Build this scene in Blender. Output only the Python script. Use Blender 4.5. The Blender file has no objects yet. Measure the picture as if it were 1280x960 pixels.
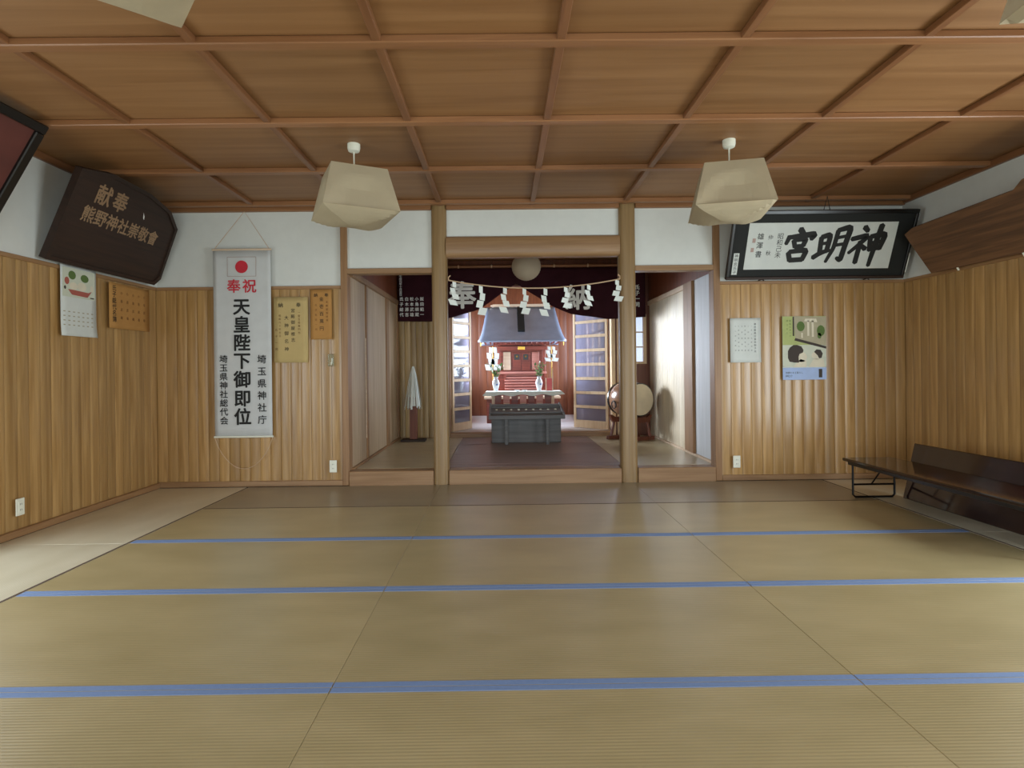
import bpy, bmesh, math, random
from mathutils import Vector, Matrix
random.seed(7)
SC = bpy.context.scene
COL = SC.collection
PI = math.pi

# ------------------------------------------------------------------ camera
cd = bpy.data.cameras.new('camera'); cam = bpy.data.objects.new('camera', cd); COL.objects.link(cam)
cd.sensor_width = 36.0; cd.lens = 714.4 / 1280 * 36.0
cd.shift_x = (640 - 632.8) / 1280; cd.shift_y = (461.5 - 480) / 1280
cam.matrix_world = Matrix.Translation((0, 0, 1.135)) @ Matrix.Rotation(-0.0057, 4, 'Z') @ Matrix.Rotation(PI / 2, 4, 'X') @ Matrix.Rotation(-0.0119, 4, 'Z')
cd.clip_start = 0.05; cd.clip_end = 200
SC.camera = cam

# ------------------------------------------------------------------ world, daylight at the openings, exposure
w = bpy.data.worlds.new('overcast_sky'); SC.world = w; w.use_nodes = True
bg = w.node_tree.nodes['Background']; bg.inputs[0].default_value = (0.80, 0.90, 1.0, 1); bg.inputs[1].default_value = 1.6
SC.view_settings.view_transform = 'Standard'; SC.view_settings.look = 'None'
SC.view_settings.gamma = 1.0; SC.view_settings.use_curve_mapping = False
SC.view_settings.exposure = 0.0

def area(name, loc, rot, sx, sy, power, color):
    l = bpy.data.lights.new(name, 'AREA'); l.shape = 'RECTANGLE'; l.size = sx; l.size_y = sy
    l.energy = power; l.color = color
    o = bpy.data.objects.new(name, l); COL.objects.link(o); o.location = loc; o.rotation_euler = rot
    return o
# daylight outside the entrance behind the camera, the side windows and the altar-room windows
area('daylight_entrance', (0.6, -2.95, 1.15), (PI / 2, 0, 0), 5.0, 1.9, 155, (0.86, 0.95, 1.0))
area('daylight_window_left', (-3.80, 1.9, 1.05), (PI / 2, 0, -PI / 2), 3.5, 1.7, 78, (0.84, 0.94, 1.0))  # daylight of an unseen window, lengthened to brighten the left mats
area('daylight_window_right', (4.40, 2.3, 1.0), (PI / 2, 0, PI / 2), 2.9, 1.7, 175, (0.84, 0.94, 1.0))
area('daylight_altar_left', (-1.25, 10.2, 1.6), (PI / 2, 0, -PI / 2), 2.2, 1.2, 165, (0.70, 0.83, 1.0))
area('daylight_altar_right', (2.05, 10.2, 1.6), (PI / 2, 0, PI / 2), 2.2, 1.2, 165, (0.70, 0.83, 1.0))
# added lamp aimed through the left altar window to brighten the right hall wall
wall_lamp = area('added_wall_daylight', (-3.2, 11.9, 2.15), (0, 0, 0), 1.9, 1.3, 165, (0.86, 0.93, 1.0))
wall_lamp.rotation_euler = (Vector((2.16, 7.55, 1.15)) - Vector(wall_lamp.location)).to_track_quat('-Z', 'Y').to_euler()
wall_lamp.data.spread = 1.2

# ------------------------------------------------------------------ materials
def lin(c):
    c = c / 255.0
    return c / 12.92 if c <= 0.04045 else ((c + 0.055) / 1.055) ** 2.4
def rgb(r, g, b): return (lin(r), lin(g), lin(b), 1)
MATS = {}
def plain(name, col, rough=0.6, metal=0.0, spec=0.5, noise=0.06, nscale=12.0, bump=0.0, bscale=60.0, coat=0.0, sheen=0.0):
    m = bpy.data.materials.new(name); m.use_nodes = True; nt = m.node_tree; b = nt.nodes['Principled BSDF']
    b.inputs['Roughness'].default_value = rough; b.inputs['Metallic'].default_value = metal
    b.inputs['Specular IOR Level'].default_value = spec
    b.inputs['Coat Weight'].default_value = coat; b.inputs['Coat Roughness'].default_value = 0.08
    tc = nt.nodes.new('ShaderNodeTexCoord'); n = nt.nodes.new('ShaderNodeTexNoise'); n.inputs['Scale'].default_value = nscale
    n.inputs['Detail'].default_value = 4
    nt.links.new(tc.outputs['Object'], n.inputs['Vector'])
    r = nt.nodes.new('ShaderNodeValToRGB')
    c = col
    r.color_ramp.elements[0].position = 0.3; r.color_ramp.elements[1].position = 0.7
    r.color_ramp.elements[0].color = (c[0] * (1 - noise), c[1] * (1 - noise), c[2] * (1 - noise), 1)
    r.color_ramp.elements[1].color = (min(1, c[0] * (1 + noise)), min(1, c[1] * (1 + noise)), min(1, c[2] * (1 + noise)), 1)
    nt.links.new(n.outputs['Fac'], r.inputs['Fac']); nt.links.new(r.outputs['Color'], b.inputs['Base Color'])
    if bump:
        n2 = nt.nodes.new('ShaderNodeTexNoise'); n2.inputs['Scale'].default_value = bscale
        nt.links.new(tc.outputs['Object'], n2.inputs['Vector'])
        bp = nt.nodes.new('ShaderNodeBump'); bp.inputs['Strength'].default_value = bump; bp.inputs['Distance'].default_value = 0.01
        nt.links.new(n2.outputs['Fac'], bp.inputs['Height']); nt.links.new(bp.outputs['Normal'], b.inputs['Normal'])
    MATS[name] = m
    return m
def wood(name, c1, c2, axis='Z', rough=0.4, scale=1.0, vary=0.18, spec=0.5, bump=0.05):
    m = bpy.data.materials.new(name); m.use_nodes = True; nt = m.node_tree; b = nt.nodes['Principled BSDF']
    b.inputs['Roughness'].default_value = rough; b.inputs['Specular IOR Level'].default_value = spec
    tc = nt.nodes.new('ShaderNodeTexCoord'); oi = nt.nodes.new('ShaderNodeObjectInfo')
    mul = nt.nodes.new('ShaderNodeMath'); mul.operation = 'MULTIPLY'; mul.inputs[1].default_value = 37.0
    nt.links.new(oi.outputs['Random'], mul.inputs[0])
    add = nt.nodes.new('ShaderNodeVectorMath'); add.operation = 'ADD'
    nt.links.new(tc.outputs['Object'], add.inputs[0]); nt.links.new(mul.outputs[0], add.inputs[1])
    mp = nt.nodes.new('ShaderNodeMapping')
    s = {'X': (0.7, 14, 14), 'Y': (14, 0.7, 14), 'Z': (14, 14, 0.7)}[axis]
    mp.inputs['Scale'].default_value = tuple(v * scale for v in s)
    nt.links.new(add.outputs[0], mp.inputs['Vector'])
    n = nt.nodes.new('ShaderNodeTexNoise'); n.inputs['Scale'].default_value = 2.0; n.inputs['Detail'].default_value = 7
    n.inputs['Distortion'].default_value = 0.6
    nt.links.new(mp.outputs[0], n.inputs['Vector'])
    r = nt.nodes.new('ShaderNodeValToRGB'); r.color_ramp.elements[0].position = 0.32; r.color_ramp.elements[1].position = 0.68
    r.color_ramp.elements[0].color = c1; r.color_ramp.elements[1].color = c2
    nt.links.new(n.outputs['Fac'], r.inputs['Fac'])
    hs = nt.nodes.new('ShaderNodeHueSaturation')
    mr = nt.nodes.new('ShaderNodeMapRange'); mr.inputs['To Min'].default_value = 1 - vary; mr.inputs['To Max'].default_value = 1 + vary
    nt.links.new(oi.outputs['Random'], mr.inputs['Value']); nt.links.new(mr.outputs[0], hs.inputs['Value'])
    nt.links.new(r.outputs['Color'], hs.inputs['Color']); nt.links.new(hs.outputs[0], b.inputs['Base Color'])
    bp = nt.nodes.new('ShaderNodeBump'); bp.inputs['Strength'].default_value = bump; bp.inputs['Distance'].default_value = 0.01
    nt.links.new(n.outputs['Fac'], bp.inputs['Height']); nt.links.new(bp.outputs['Normal'], b.inputs['Normal'])
    MATS[name] = m
    return m
def tatami(name, c1, c2, axis, rough=0.36):
    # rush mat: fine ridges across the mat
    m = bpy.data.materials.new(name); m.use_nodes = True; nt = m.node_tree; b = nt.nodes['Principled BSDF']
    b.inputs['Roughness'].default_value = rough; b.inputs['Specular IOR Level'].default_value = 0.75
    b.inputs['Coat Weight'].default_value = 0.5; b.inputs['Coat Roughness'].default_value = 0.3
    tc = nt.nodes.new('ShaderNodeTexCoord'); oi = nt.nodes.new('ShaderNodeObjectInfo')
    wv = nt.nodes.new('ShaderNodeTexWave'); wv.bands_direction = axis; wv.inputs['Scale'].default_value = 21.0
    nt.links.new(tc.outputs['Object'], wv.inputs['Vector'])
    n = nt.nodes.new('ShaderNodeTexNoise'); n.inputs['Scale'].default_value = 2.2; n.inputs['Detail'].default_value = 6
    mp = nt.nodes.new('ShaderNodeMapping'); mp.inputs['Scale'].default_value = (1, 2.5, 1) if axis == 'Y' else (2.5, 1, 1)
    add = nt.nodes.new('ShaderNodeVectorMath'); add.operation = 'ADD'
    nt.links.new(tc.outputs['Object'], add.inputs[0]); nt.links.new(oi.outputs['Random'], add.inputs[1])
    nt.links.new(add.outputs[0], mp.inputs['Vector']); nt.links.new(mp.outputs[0], n.inputs['Vector'])
    r = nt.nodes.new('ShaderNodeValToRGB'); r.color_ramp.elements[0].position = 0.3; r.color_ramp.elements[1].position = 0.7
    r.color_ramp.elements[0].color = c1; r.color_ramp.elements[1].color = c2
    nt.links.new(n.outputs['Fac'], r.inputs['Fac'])
    mx = nt.nodes.new('ShaderNodeMix'); mx.data_type = 'RGBA'; mx.blend_type = 'MULTIPLY'; mx.inputs['Factor'].default_value = 0.16
    nt.links.new(r.outputs['Color'], mx.inputs[6]); nt.links.new(wv.outputs['Color'], mx.inputs[7])
    hs = nt.nodes.new('ShaderNodeHueSaturation')
    mr = nt.nodes.new('ShaderNodeMapRange'); mr.inputs['To Min'].default_value = 0.96; mr.inputs['To Max'].default_value = 1.04
    nt.links.new(oi.outputs['Random'], mr.inputs['Value']); nt.links.new(mr.outputs[0], hs.inputs['Value'])
    nt.links.new(mx.outputs[2], hs.inputs['Color']); nt.links.new(hs.outputs[0], b.inputs['Base Color'])
    bp = nt.nodes.new('ShaderNodeBump'); bp.inputs['Strength'].default_value = 0.15; bp.inputs['Distance'].default_value = 0.004
    nt.links.new(wv.outputs['Fac'], bp.inputs['Height']); nt.links.new(bp.outputs['Normal'], b.inputs['Normal'])
    MATS[name] = m
    return m
def glass(name, tint, gloss=0.22, rough=0.03):
    m = bpy.data.materials.new(name); m.use_nodes = True; nt = m.node_tree
    for n in list(nt.nodes): nt.nodes.remove(n)
    o = nt.nodes.new('ShaderNodeOutputMaterial'); t = nt.nodes.new('ShaderNodeBsdfTransparent'); g = nt.nodes.new('ShaderNodeBsdfGlossy')
    t.inputs[0].default_value = tint; g.inputs['Roughness'].default_value = rough
    lw = nt.nodes.new('ShaderNodeFresnel'); lw.inputs[0].default_value = 1.5
    ad = nt.nodes.new('ShaderNodeMath'); ad.operation = 'ADD'; ad.inputs[1].default_value = gloss; ad.use_clamp = True
    if gloss >= 0.05: nt.links.new(lw.outputs[0], ad.inputs[0])
    else: ad.inputs[0].default_value = 0.0   # thin clear pane: constant faint reflection
    mx = nt.nodes.new('ShaderNodeMixShader'); nt.links.new(ad.outputs[0], mx.inputs[0])
    nt.links.new(t.outputs[0], mx.inputs[1]); nt.links.new(g.outputs[0], mx.inputs[2]); nt.links.new(mx.outputs[0], o.inputs[0])
    MATS[name] = m
    return m
def frosted(name, col):
    # clouded old glass: part see-through, part scattering, part mirror
    m = glass(name, (0.70, 0.70, 0.80, 1), 0.10, 0.06); nt = m.node_tree
    mx = [n for n in nt.nodes if n.type == 'MIX_SHADER'][0]; o = [n for n in nt.nodes if n.type == 'OUTPUT_MATERIAL'][0]
    tl = nt.nodes.new('ShaderNodeBsdfTranslucent'); tl.inputs[0].default_value = col
    df = nt.nodes.new('ShaderNodeBsdfDiffuse'); df.inputs[0].default_value = col
    a = nt.nodes.new('ShaderNodeMixShader'); a.inputs[0].default_value = 0.5
    nt.links.new(tl.outputs[0], a.inputs[1]); nt.links.new(df.outputs[0], a.inputs[2])
    b = nt.nodes.new('ShaderNodeMixShader'); b.inputs[0].default_value = 0.5
    nt.links.new(mx.outputs[0], b.inputs[1]); nt.links.new(a.outputs[0], b.inputs[2]); nt.links.new(b.outputs[0], o.inputs[0])
    return m
def paper(name, col, trans=0.35, rough=0.85, bump=0.1):
    m = plain(name, col, rough=rough, spec=0.15, noise=0.04, nscale=9, bump=bump, bscale=30)
    nt = m.node_tree; b = nt.nodes['Principled BSDF']; o = nt.nodes['Material Output']
    tr = nt.nodes.new('ShaderNodeBsdfTranslucent'); tr.inputs[0].default_value = col
    mx = nt.nodes.new('ShaderNodeMixShader'); mx.inputs[0].default_value = trans
    nt.links.new(b.outputs[0], mx.inputs[1]); nt.links.new(tr.outputs[0], mx.inputs[2]); nt.links.new(mx.outputs[0], o.inputs[0])
    return m

M = MATS
wood('wall_boards', rgb(154, 116, 66), rgb(186, 148, 94), 'Z', rough=0.28, vary=0.14, spec=0.6)
wood('hall_boards', rgb(142, 112, 66), rgb(186, 156, 104), 'Z', rough=0.4, vary=0.16)
wood('cream_boards', rgb(205, 190, 160), rgb(225, 212, 188), 'Z', rough=0.4, vary=0.05)
wood('sliding_panels', rgb(172, 146, 114), rgb(194, 170, 138), 'Z', rough=0.5, vary=0.06)
wood('white_panel', rgb(200, 204, 206), rgb(214, 218, 222), 'Z', rough=0.5, vary=0.02)
wood('altar_boards', rgb(98, 50, 26), rgb(124, 68, 38), 'Z', rough=0.4, vary=0.12)
wood('ceiling_panel', rgb(132, 92, 54), rgb(149, 108, 68), 'X', rough=0.5, vary=0.06, scale=0.5)
wood('ceiling_batten', rgb(136, 92, 58), rgb(154, 108, 70), 'X', rough=0.4, vary=0.05)
wood('ceiling_batten_y', rgb(120, 78, 48), rgb(138, 94, 60), 'Y', rough=0.4, vary=0.05)  # darker copy: shadow side of the lengthwise battens put into the colour
wood('post_wood', rgb(130, 103, 66), rgb(148, 120, 80), 'Z', rough=0.36, vary=0.04)
wood('beam_wood', rgb(138, 104, 70), rgb(160, 126, 90), 'X', rough=0.4, vary=0.04)
wood('trim_wood', rgb(144, 106, 70), rgb(166, 128, 88), 'X', rough=0.42, vary=0.04)
wood('trim_wood_y', rgb(144, 106, 70), rgb(166, 128, 88), 'Y', rough=0.42, vary=0.04)
wood('trim_wood_z', rgb(136, 100, 64), rgb(160, 122, 84), 'Z', rough=0.42, vary=0.04)
wood('door_wood', rgb(214, 182, 140), rgb(232, 204, 166), 'Z', rough=0.45, vary=0.04)
wood('dark_floor', rgb(128, 106, 98), rgb(148, 126, 116), 'X', rough=0.4, vary=0.08)
wood('altar_floor', rgb(196, 190, 188), rgb(214, 208, 206), 'X', rough=0.4, vary=0.05)
wood('lacquer_brown', rgb(32, 18, 15), rgb(46, 26, 21), 'Y', rough=0.10, vary=0.03, spec=0.7, bump=0.005)
wood('plaque_wood', rgb(36, 21, 12), rgb(52, 31, 19), 'X', rough=0.6, vary=0.02)
wood('old_board', rgb(84, 58, 38), rgb(122, 86, 56), 'X', rough=0.7, vary=0.02, bump=0.25)
wood('red_wood', rgb(110, 46, 34), rgb(142, 66, 50), 'X', rough=0.4, vary=0.06)
wood('red_step', rgb(188, 118, 106), rgb(212, 146, 132), 'X', rough=0.4, vary=0.04)
wood('grey_wood', rgb(66, 64, 62), rgb(92, 90, 88), 'X', rough=0.45, vary=0.04)
wood('stand_wood', rgb(96, 50, 34), rgb(124, 70, 48), 'Z', rough=0.5, vary=0.04)
wood('drum_body', rgb(118, 84, 62), rgb(150, 112, 86), 'Y', rough=0.2, vary=0.02)
wood('pale_wood', rgb(206, 180, 150), rgb(226, 204, 178), 'X', rough=0.5, vary=0.03)
wood('bamboo', rgb(138, 92, 60), rgb(166, 118, 80), 'X', rough=0.4, vary=0.03)
plain('plaster', rgb(216, 218, 212), rough=0.9, spec=0.2, noise=0.02, bump=0.05)
plain('gap_dark', rgb(52, 36, 24), rough=0.9)
tatami('tatami_main', rgb(170, 154, 110), rgb(187, 170, 126), 'Y')
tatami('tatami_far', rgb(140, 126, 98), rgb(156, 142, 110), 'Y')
tatami('tatami_pale', rgb(212, 203, 174), rgb(226, 218, 192), 'X')  # paler colour stands in for the sheen of the turned weave
tatami('tatami_hall', rgb(186, 172, 138), rgb(204, 190, 154), 'Y')
plain('band_blue', rgb(116, 140, 182), rough=0.7, noise=0.05, nscale=80)
plain('band_brown', rgb(78, 58, 42), rough=0.8)
plain('white_plastic', rgb(232, 232, 214), rough=0.4)
plain('slot_dark', rgb(60, 60, 56), rough=0.6)
paper('washi', rgb(208, 194, 164), trans=0.35, bump=0.25)
paper('white_paper', rgb(226, 230, 224), trans=0.15)
paper('shide_paper', rgb(240, 246, 240), trans=0.1, bump=0.02)
paper('cloth_white', rgb(214, 216, 214), trans=0.12, bump=0.05)
paper('globe_paper', rgb(206, 192, 168), trans=0.3, bump=0.1)
paper('aged_paper', rgb(196, 172, 118), trans=0.05)
paper('brown_paper', rgb(184, 136, 78), trans=0.05)
paper('straw', rgb(202, 172, 140), trans=0.05)
plain('ink', rgb(22, 22, 20), rough=0.7)
plain('faint_ink', rgb(96, 100, 96), rough=0.8)
plain('brown_ink', rgb(112, 74, 36), rough=0.8)
plain('red_ink', rgb(200, 40, 56), rough=0.7)
plain('seal_red', rgb(176, 150, 140), rough=0.7)
plain('cream_paint', rgb(150, 122, 92), rough=0.7)
plain('white_print', rgb(244, 246, 242), rough=0.8)
plain('purple_cloth', rgb(54, 22, 30), rough=0.9, spec=0.2, noise=0.2, nscale=5)
plain('black_lacquer', rgb(20, 18, 16), rough=0.3)
plain('black_cloth', rgb(26, 28, 26), rough=0.8)
plain('black_metal', rgb(16, 15, 15), rough=0.35, metal=0.6)
plain('steel', rgb(176, 176, 174), rough=0.3, metal=0.9)
plain('roof_metal', rgb(150, 163, 186), rough=0.34, metal=0.4, noise=0.08, nscale=6)
plain('gold', rgb(196, 156, 70), rough=0.3, metal=0.9)
plain('porcelain', rgb(232, 236, 242), rough=0.15, coat=0.4)
plain('cobalt', rgb(70, 104, 176), rough=0.2, coat=0.4)
plain('leaf', rgb(92, 142, 72), rough=0.4, noise=0.25, nscale=20)
plain('stem', rgb(92, 76, 48), rough=0.6)
plain('drum_skin', rgb(206, 192, 164), rough=0.6)
plain('mud_red', rgb(92, 46, 38), rough=0.7, noise=0.2, nscale=4)
plain('bright_red', rgb(206, 92, 92), rough=0.5)
plain('ground_green', rgb(96, 118, 72), rough=0.9, noise=0.3, nscale=1.5)
plain('tan_print', rgb(176, 168, 140), rough=0.85)
plain('green_print', rgb(92, 116, 60), rough=0.85)
plain('olive_print', rgb(176, 186, 120), rough=0.85)
plain('hair_print', rgb(70, 62, 56), rough=0.85)
plain('skin_print', rgb(222, 214, 190), rough=0.85)
plain('red_print', rgb(170, 92, 78), rough=0.85)
plain('pink_print', rgb(204, 150, 148), rough=0.85)
plain('blue_print', rgb(170, 190, 226), rough=0.85)
plain('pale_print', rgb(206, 210, 190), rough=0.85)
glass('pane_glass', (0.82, 0.84, 0.92, 1), 0.10)
frosted('frosted_glass', (0.44, 0.42, 0.50, 1))
glass('window_glass', (0.99, 0.99, 1.0, 1), 0.03)
glass('clear_plastic', (0.85, 0.92, 0.86, 1), 0.12, 0.1)

# ------------------------------------------------------------------ mesh helpers
class MB:
    def __init__(s): s.v = []; s.f = []
    def add(s, vs, fs):
        n = len(s.v); s.v.extend([tuple(v) for v in vs]); s.f.extend([tuple(i + n for i in f) for f in fs]); return s
    def box(s, x0, x1, y0, y1, z0, z1, bev=0.0):
        if bev <= 0:
            vs = [(x, y, z) for z in (z0, z1) for y in (y0, y1) for x in (x0, x1)]
            fs = [(0, 2, 3, 1), (4, 5, 7, 6), (0, 1, 5, 4), (2, 6, 7, 3), (0, 4, 6, 2), (1, 3, 7, 5)]
            return s.add(vs, fs)
        bm = bmesh.new(); bmesh.ops.create_cube(bm, size=1.0)
        for v in bm.verts:
            v.co = Vector(((x0 + x1) / 2 + v.co.x * (x1 - x0), (y0 + y1) / 2 + v.co.y * (y1 - y0), (z0 + z1) / 2 + v.co.z * (z1 - z0)))
        bmesh.ops.bevel(bm, geom=bm.edges[:], offset=bev, segments=1 if bev < 0.01 else 2, affect='EDGES', profile=0.6)
        bm.verts.index_update()
        s.add([v.co[:] for v in bm.verts], [[v.index for v in f.verts] for f in bm.faces]); bm.free(); return s
    def prism(s, pts, a0, a1, plane='xz'):
        # polygon pts (u,v) extruded from a0 to a1 along the third axis
        n = len(pts)
        def P(u, v, a): return {'xz': (u, a, v), 'xy': (u, v, a), 'yz': (a, u, v)}[plane]
        vs = [P(u, v, a0) for u, v in pts] + [P(u, v, a1) for u, v in pts]
        fs = [tuple(range(n)), tuple(range(2 * n - 1, n - 1, -1))]
        for i in range(n):
            j = (i + 1) % n; fs.append((i, i + n, j + n, j))
        return s.add(vs, fs)
    def tube(s, pts, r, seg=8, cap=True):
        pts = [Vector(p) for p in pts]; n = len(pts)
        rr = r if isinstance(r, (list, tuple)) else [r] * n
        vs = []; fs = []
        prev = None
        for i, p in enumerate(pts):
            t = (pts[min(i + 1, n - 1)] - pts[max(i - 1, 0)]).normalized()
            if prev is None:
                a = Vector((0, 0, 1)) if abs(t.z) < 0.9 else Vector((1, 0, 0)); u = t.cross(a).normalized()
            else:
                u = (prev - t * prev.dot(t)).normalized()
            prev = u; q = t.cross(u)
            for k in range(seg):
                an = 2 * PI * k / seg; vs.append(p + (u * math.cos(an) + q * math.sin(an)) * rr[i])
        for i in range(n - 1):
            for k in range(seg):
                k2 = (k + 1) % seg; fs.append((i * seg + k, i * seg + k2, (i + 1) * seg + k2, (i + 1) * seg + k))
        if cap: fs.append(tuple(range(seg - 1, -1, -1))); fs.append(tuple((n - 1) * seg + k for k in range(seg)))
        return s.add(vs, fs)
    def lathe(s, prof, seg=24, c=(0, 0, 0), axis='Z'):
        vs = []; fs = []
        for r, z in prof:
            for k in range(seg):
                a = 2 * PI * k / seg
                p = (r * math.cos(a), r * math.sin(a), z) if axis == 'Z' else (r * math.cos(a), z, r * math.sin(a))
                vs.append((p[0] + c[0], p[1] + c[1], p[2] + c[2]))
        n = len(prof)
        for i in range(n - 1):
            for k in range(seg):
                k2 = (k + 1) % seg; fs.append((i * seg + k, i * seg + k2, (i + 1) * seg + k2, (i + 1) * seg + k))
        fs.append(tuple(range(seg - 1, -1, -1))); fs.append(tuple((n - 1) * seg + k for k in range(seg)))
        return s.add(vs, fs)
    def grid(s, fn, nu, nv):
        vs = [fn(i / nu, j / nv) for j in range(nv + 1) for i in range(nu + 1)]
        fs = [(j * (nu + 1) + i, j * (nu + 1) + i + 1, (j + 1) * (nu + 1) + i + 1, (j + 1) * (nu + 1) + i) for j in range(nv) for i in range(nu)]
        return s.add(vs, fs)
    def mesh(s, name, mat, smooth=False):
        me = bpy.data.meshes.new(name); me.from_pydata(s.v, [], s.f)
        bm = bmesh.new(); bm.from_mesh(me); bmesh.ops.recalc_face_normals(bm, faces=bm.faces[:]); bm.to_mesh(me); bm.free()
        me.materials.append(M[mat])
        if smooth: me.shade_smooth(); me.set_sharp_from_angle(angle=math.radians(35))
        me.update(); return me
    def build(s, name, mat, parent=None, smooth=False, loc=None, rot=None, solid=0.0):
        me = s.mesh(name, mat, smooth); return link(name, me, parent, loc, rot, solid)
def link(name, me, parent=None, loc=None, rot=None, solid=0.0):
    o = bpy.data.objects.new(name, me); COL.objects.link(o)
    if parent: o.parent = parent
    if loc: o.location = loc
    if rot: o.rotation_euler = rot
    if solid:
        md = o.modifiers.new('thickness', 'SOLIDIFY'); md.thickness = solid; md.offset = 0
    return o
def struct(o): o['kind'] = 'structure'; return o
def thing(name, label, cat, loc=(0, 0, 0), rot=(0, 0, 0), group=None):
    o = bpy.data.objects.new(name, None); o.empty_display_size = 0.1; COL.objects.link(o)
    o.location = loc; o.rotation_euler = rot; o['label'] = label; o['category'] = cat
    if group: o['group'] = group
    return o
def tag(o, label, cat, group=None):
    o['label'] = label; o['category'] = cat
    if group: o['group'] = group
    return o

# lettering: the built-in font's glyphs as flat meshes, laid out in a thing's local front plane (x right, z up, front = -y)
GL = {}
def glyph(ch):
    if ch not in GL:
        c = bpy.data.curves.new('g', 'FONT'); c.body = ch; c.size = 1.0; c.resolution_u = 3
        o = bpy.data.objects.new('g', c); COL.objects.link(o); bpy.context.view_layer.update()
        me = o.to_mesh(); GL[ch] = ([(v.co.x - 0.5, v.co.y - 0.38) for v in me.vertices], [tuple(p.vertices) for p in me.polygons])
        o.to_mesh_clear(); bpy.data.objects.remove(o); bpy.data.curves.remove(c)
    return GL[ch]
def letters(items, y=-0.002):
    # items: (char, x, z, size, bold); a bold stroke is the glyph overlaid on itself with small offsets
    mb = MB()
    for ch, x, z, s, b in items:
        vs, fs = glyph(ch)
        offs = [(0, 0)] if b <= 0.004 else [(0, 0), (b, 0), (-b, 0), (0, b), (0, -b), (b * .7, b * .7), (-b * .7, -b * .7), (b * .7, -b * .7), (-b * .7, b * .7)]
        for k, (dx, dz) in enumerate(offs):
            mb.add([(x + (u + dx) * s, y - 0.00005 * k, z + (v + dz) * s) for u, v in vs], fs)
    return mb
def each_letter(items, y, mt, parent, nm='character'):
    for it_ in items: letters([it_], y).build(nm, mt, parent)
def column(txt, x, z0, z1, size, bold=0.0):
    n = len(txt)
    return [(c, x, z0 + (z1 - z0) * (i / (n - 1) if n > 1 else 0), size, bold) for i, c in enumerate(txt)]
def brush(strokes, cx, cz, sx, sz, wd, y, shear=0.0):
    # brush strokes: polylines in a unit box, swelling at the ends
    mb = MB(); yy = y
    for st in strokes:
        P = [Vector((cx + (p[0] - 0.5 + shear * (p[1] - 0.5)) * sx, cz + (p[1] - 0.5) * sz)) for p in st]
        W = [(p[2] if len(p) > 2 else 1.0) * wd for p in st]
        pts = []; ws = []
        for i in range(len(P) - 1):
            for k in range(6):
                t = k / 6; pts.append(P[i].lerp(P[i + 1], t)); ws.append(W[i] * (1 - t) + W[i + 1] * t)
        pts.append(P[-1]); ws.append(W[-1])
        for _ in range(2):
            pts = [pts[0]] + [(pts[i - 1] + pts[i] * 2 + pts[i + 1]) / 4 for i in range(1, len(pts) - 1)] + [pts[-1]]
        L = []; R = []
        n = len(pts)
        for i in range(n):
            t = (pts[min(i + 1, n - 1)] - pts[max(i - 1, 0)]).normalized(); q = Vector((-t.y, t.x)); h = ws[i] / 2
            L.append(pts[i] + q * h); R.append(pts[i] - q * h)
        t0 = (pts[0] - pts[1]).normalized() * ws[0] * 0.3; t1 = (pts[-1] - pts[-2]).normalized() * ws[-1] * 0.3
        poly = [pts[0] + t0] + L + [pts[-1] + t1] + R[::-1]
        vs = [(p.x, yy, p.y) for p in poly]
        m = len(L); fs = [(0, 1, 2 * m + 1), (m, m + 1, m + 2)]
        for i in range(m - 1): fs.append((1 + i, 2 + i, 2 * m - i, 2 * m + 1 - i))
        mb.add(vs, fs); yy -= 0.0002
    return mb
def poly2(polys, y=-0.002):
    mb = MB()
    for p in polys: mb.add([(u, y, v) for u, v in p], [tuple(range(len(p)))])
    return mb
def disc(cx, cz, rx, rz=None, n=20, a0=0, a1=2 * PI):
    rz = rz or rx
    return [(cx + rx * math.cos(a0 + (a1 - a0) * i / n), cz + rz * math.sin(a0 + (a1 - a0) * i / n)) for i in range(n)]
def rect(x0, x1, z0, z1): return [(x0, z0), (x1, z0), (x1, z1), (x0, z1)]

# ------------------------------------------------------------------ room dimensions
XL, XR, YF, YB = -3.43, 4.02, 5.69, -2.6
ZC = 2.79            # underside of ceiling panels
ZW = 1.985           # top of boarding
PX = (-1.58, -0.622, 1.25, 2.15)   # posts and opening trims along the far wall
HX0, HX1, HY = -1.53, 2.16, 8.42   # inner hall
FZ = 0.14            # hall floor
AX0, AX1, AY0, AY1, AZ = -0.81, 1.62, 8.54, 11.55, 0.20   # altar room

# ------------------------------------------------------------------ floor and tatami mats
floor = struct(MB().box(XL - 0.1, XR + 0.1, YB - 0.1, YF + 0.1, -0.12, -0.022).build('floor', 'gap_dark'))
XE = [-2.514, -0.628, 1.268, 3.139]
YE = [5.655, 4.774, 3.873, 2.975, 2.053, 1.143, 0.233, -0.677, -1.587, -2.497]
def mat_mesh(wx, wy, mt):
    g = 0.0006
    return MB().box(-wx / 2 + g, wx / 2 - g, -wy / 2 + g, wy / 2 - g, -0.02, 0.0, 0.0013).mesh('tatami_mat', mt)
band_me = {}
def add_mat(x0, x1, y0, y1, mt, bands=(), bandmat='band_blue', bw=0.03):
    cx, cy = (x0 + x1) / 2, (y0 + y1) / 2
    o = link('tatami_mat', mat_mesh(x1 - x0, y1 - y0, mt), floor, (cx, cy, 0))
    hx, hy = (x1 - x0) / 2 - 0.003, (y1 - y0) / 2 - 0.003
    for b in bands:
        if b == 'near': bb = (-hx, hx, -hy, -hy + bw)
        elif b == 'far': bb = (-hx, hx, hy - bw, hy)
        elif b == 'left': bb = (-hx, -hx + bw, -hy, hy)
        else: bb = (hx - bw, hx, -hy, hy)
        MB().box(bb[0], bb[1], bb[2], bb[3], -0.004, 0.0015).build('edge_band', bandmat, o)
    return o
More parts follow.
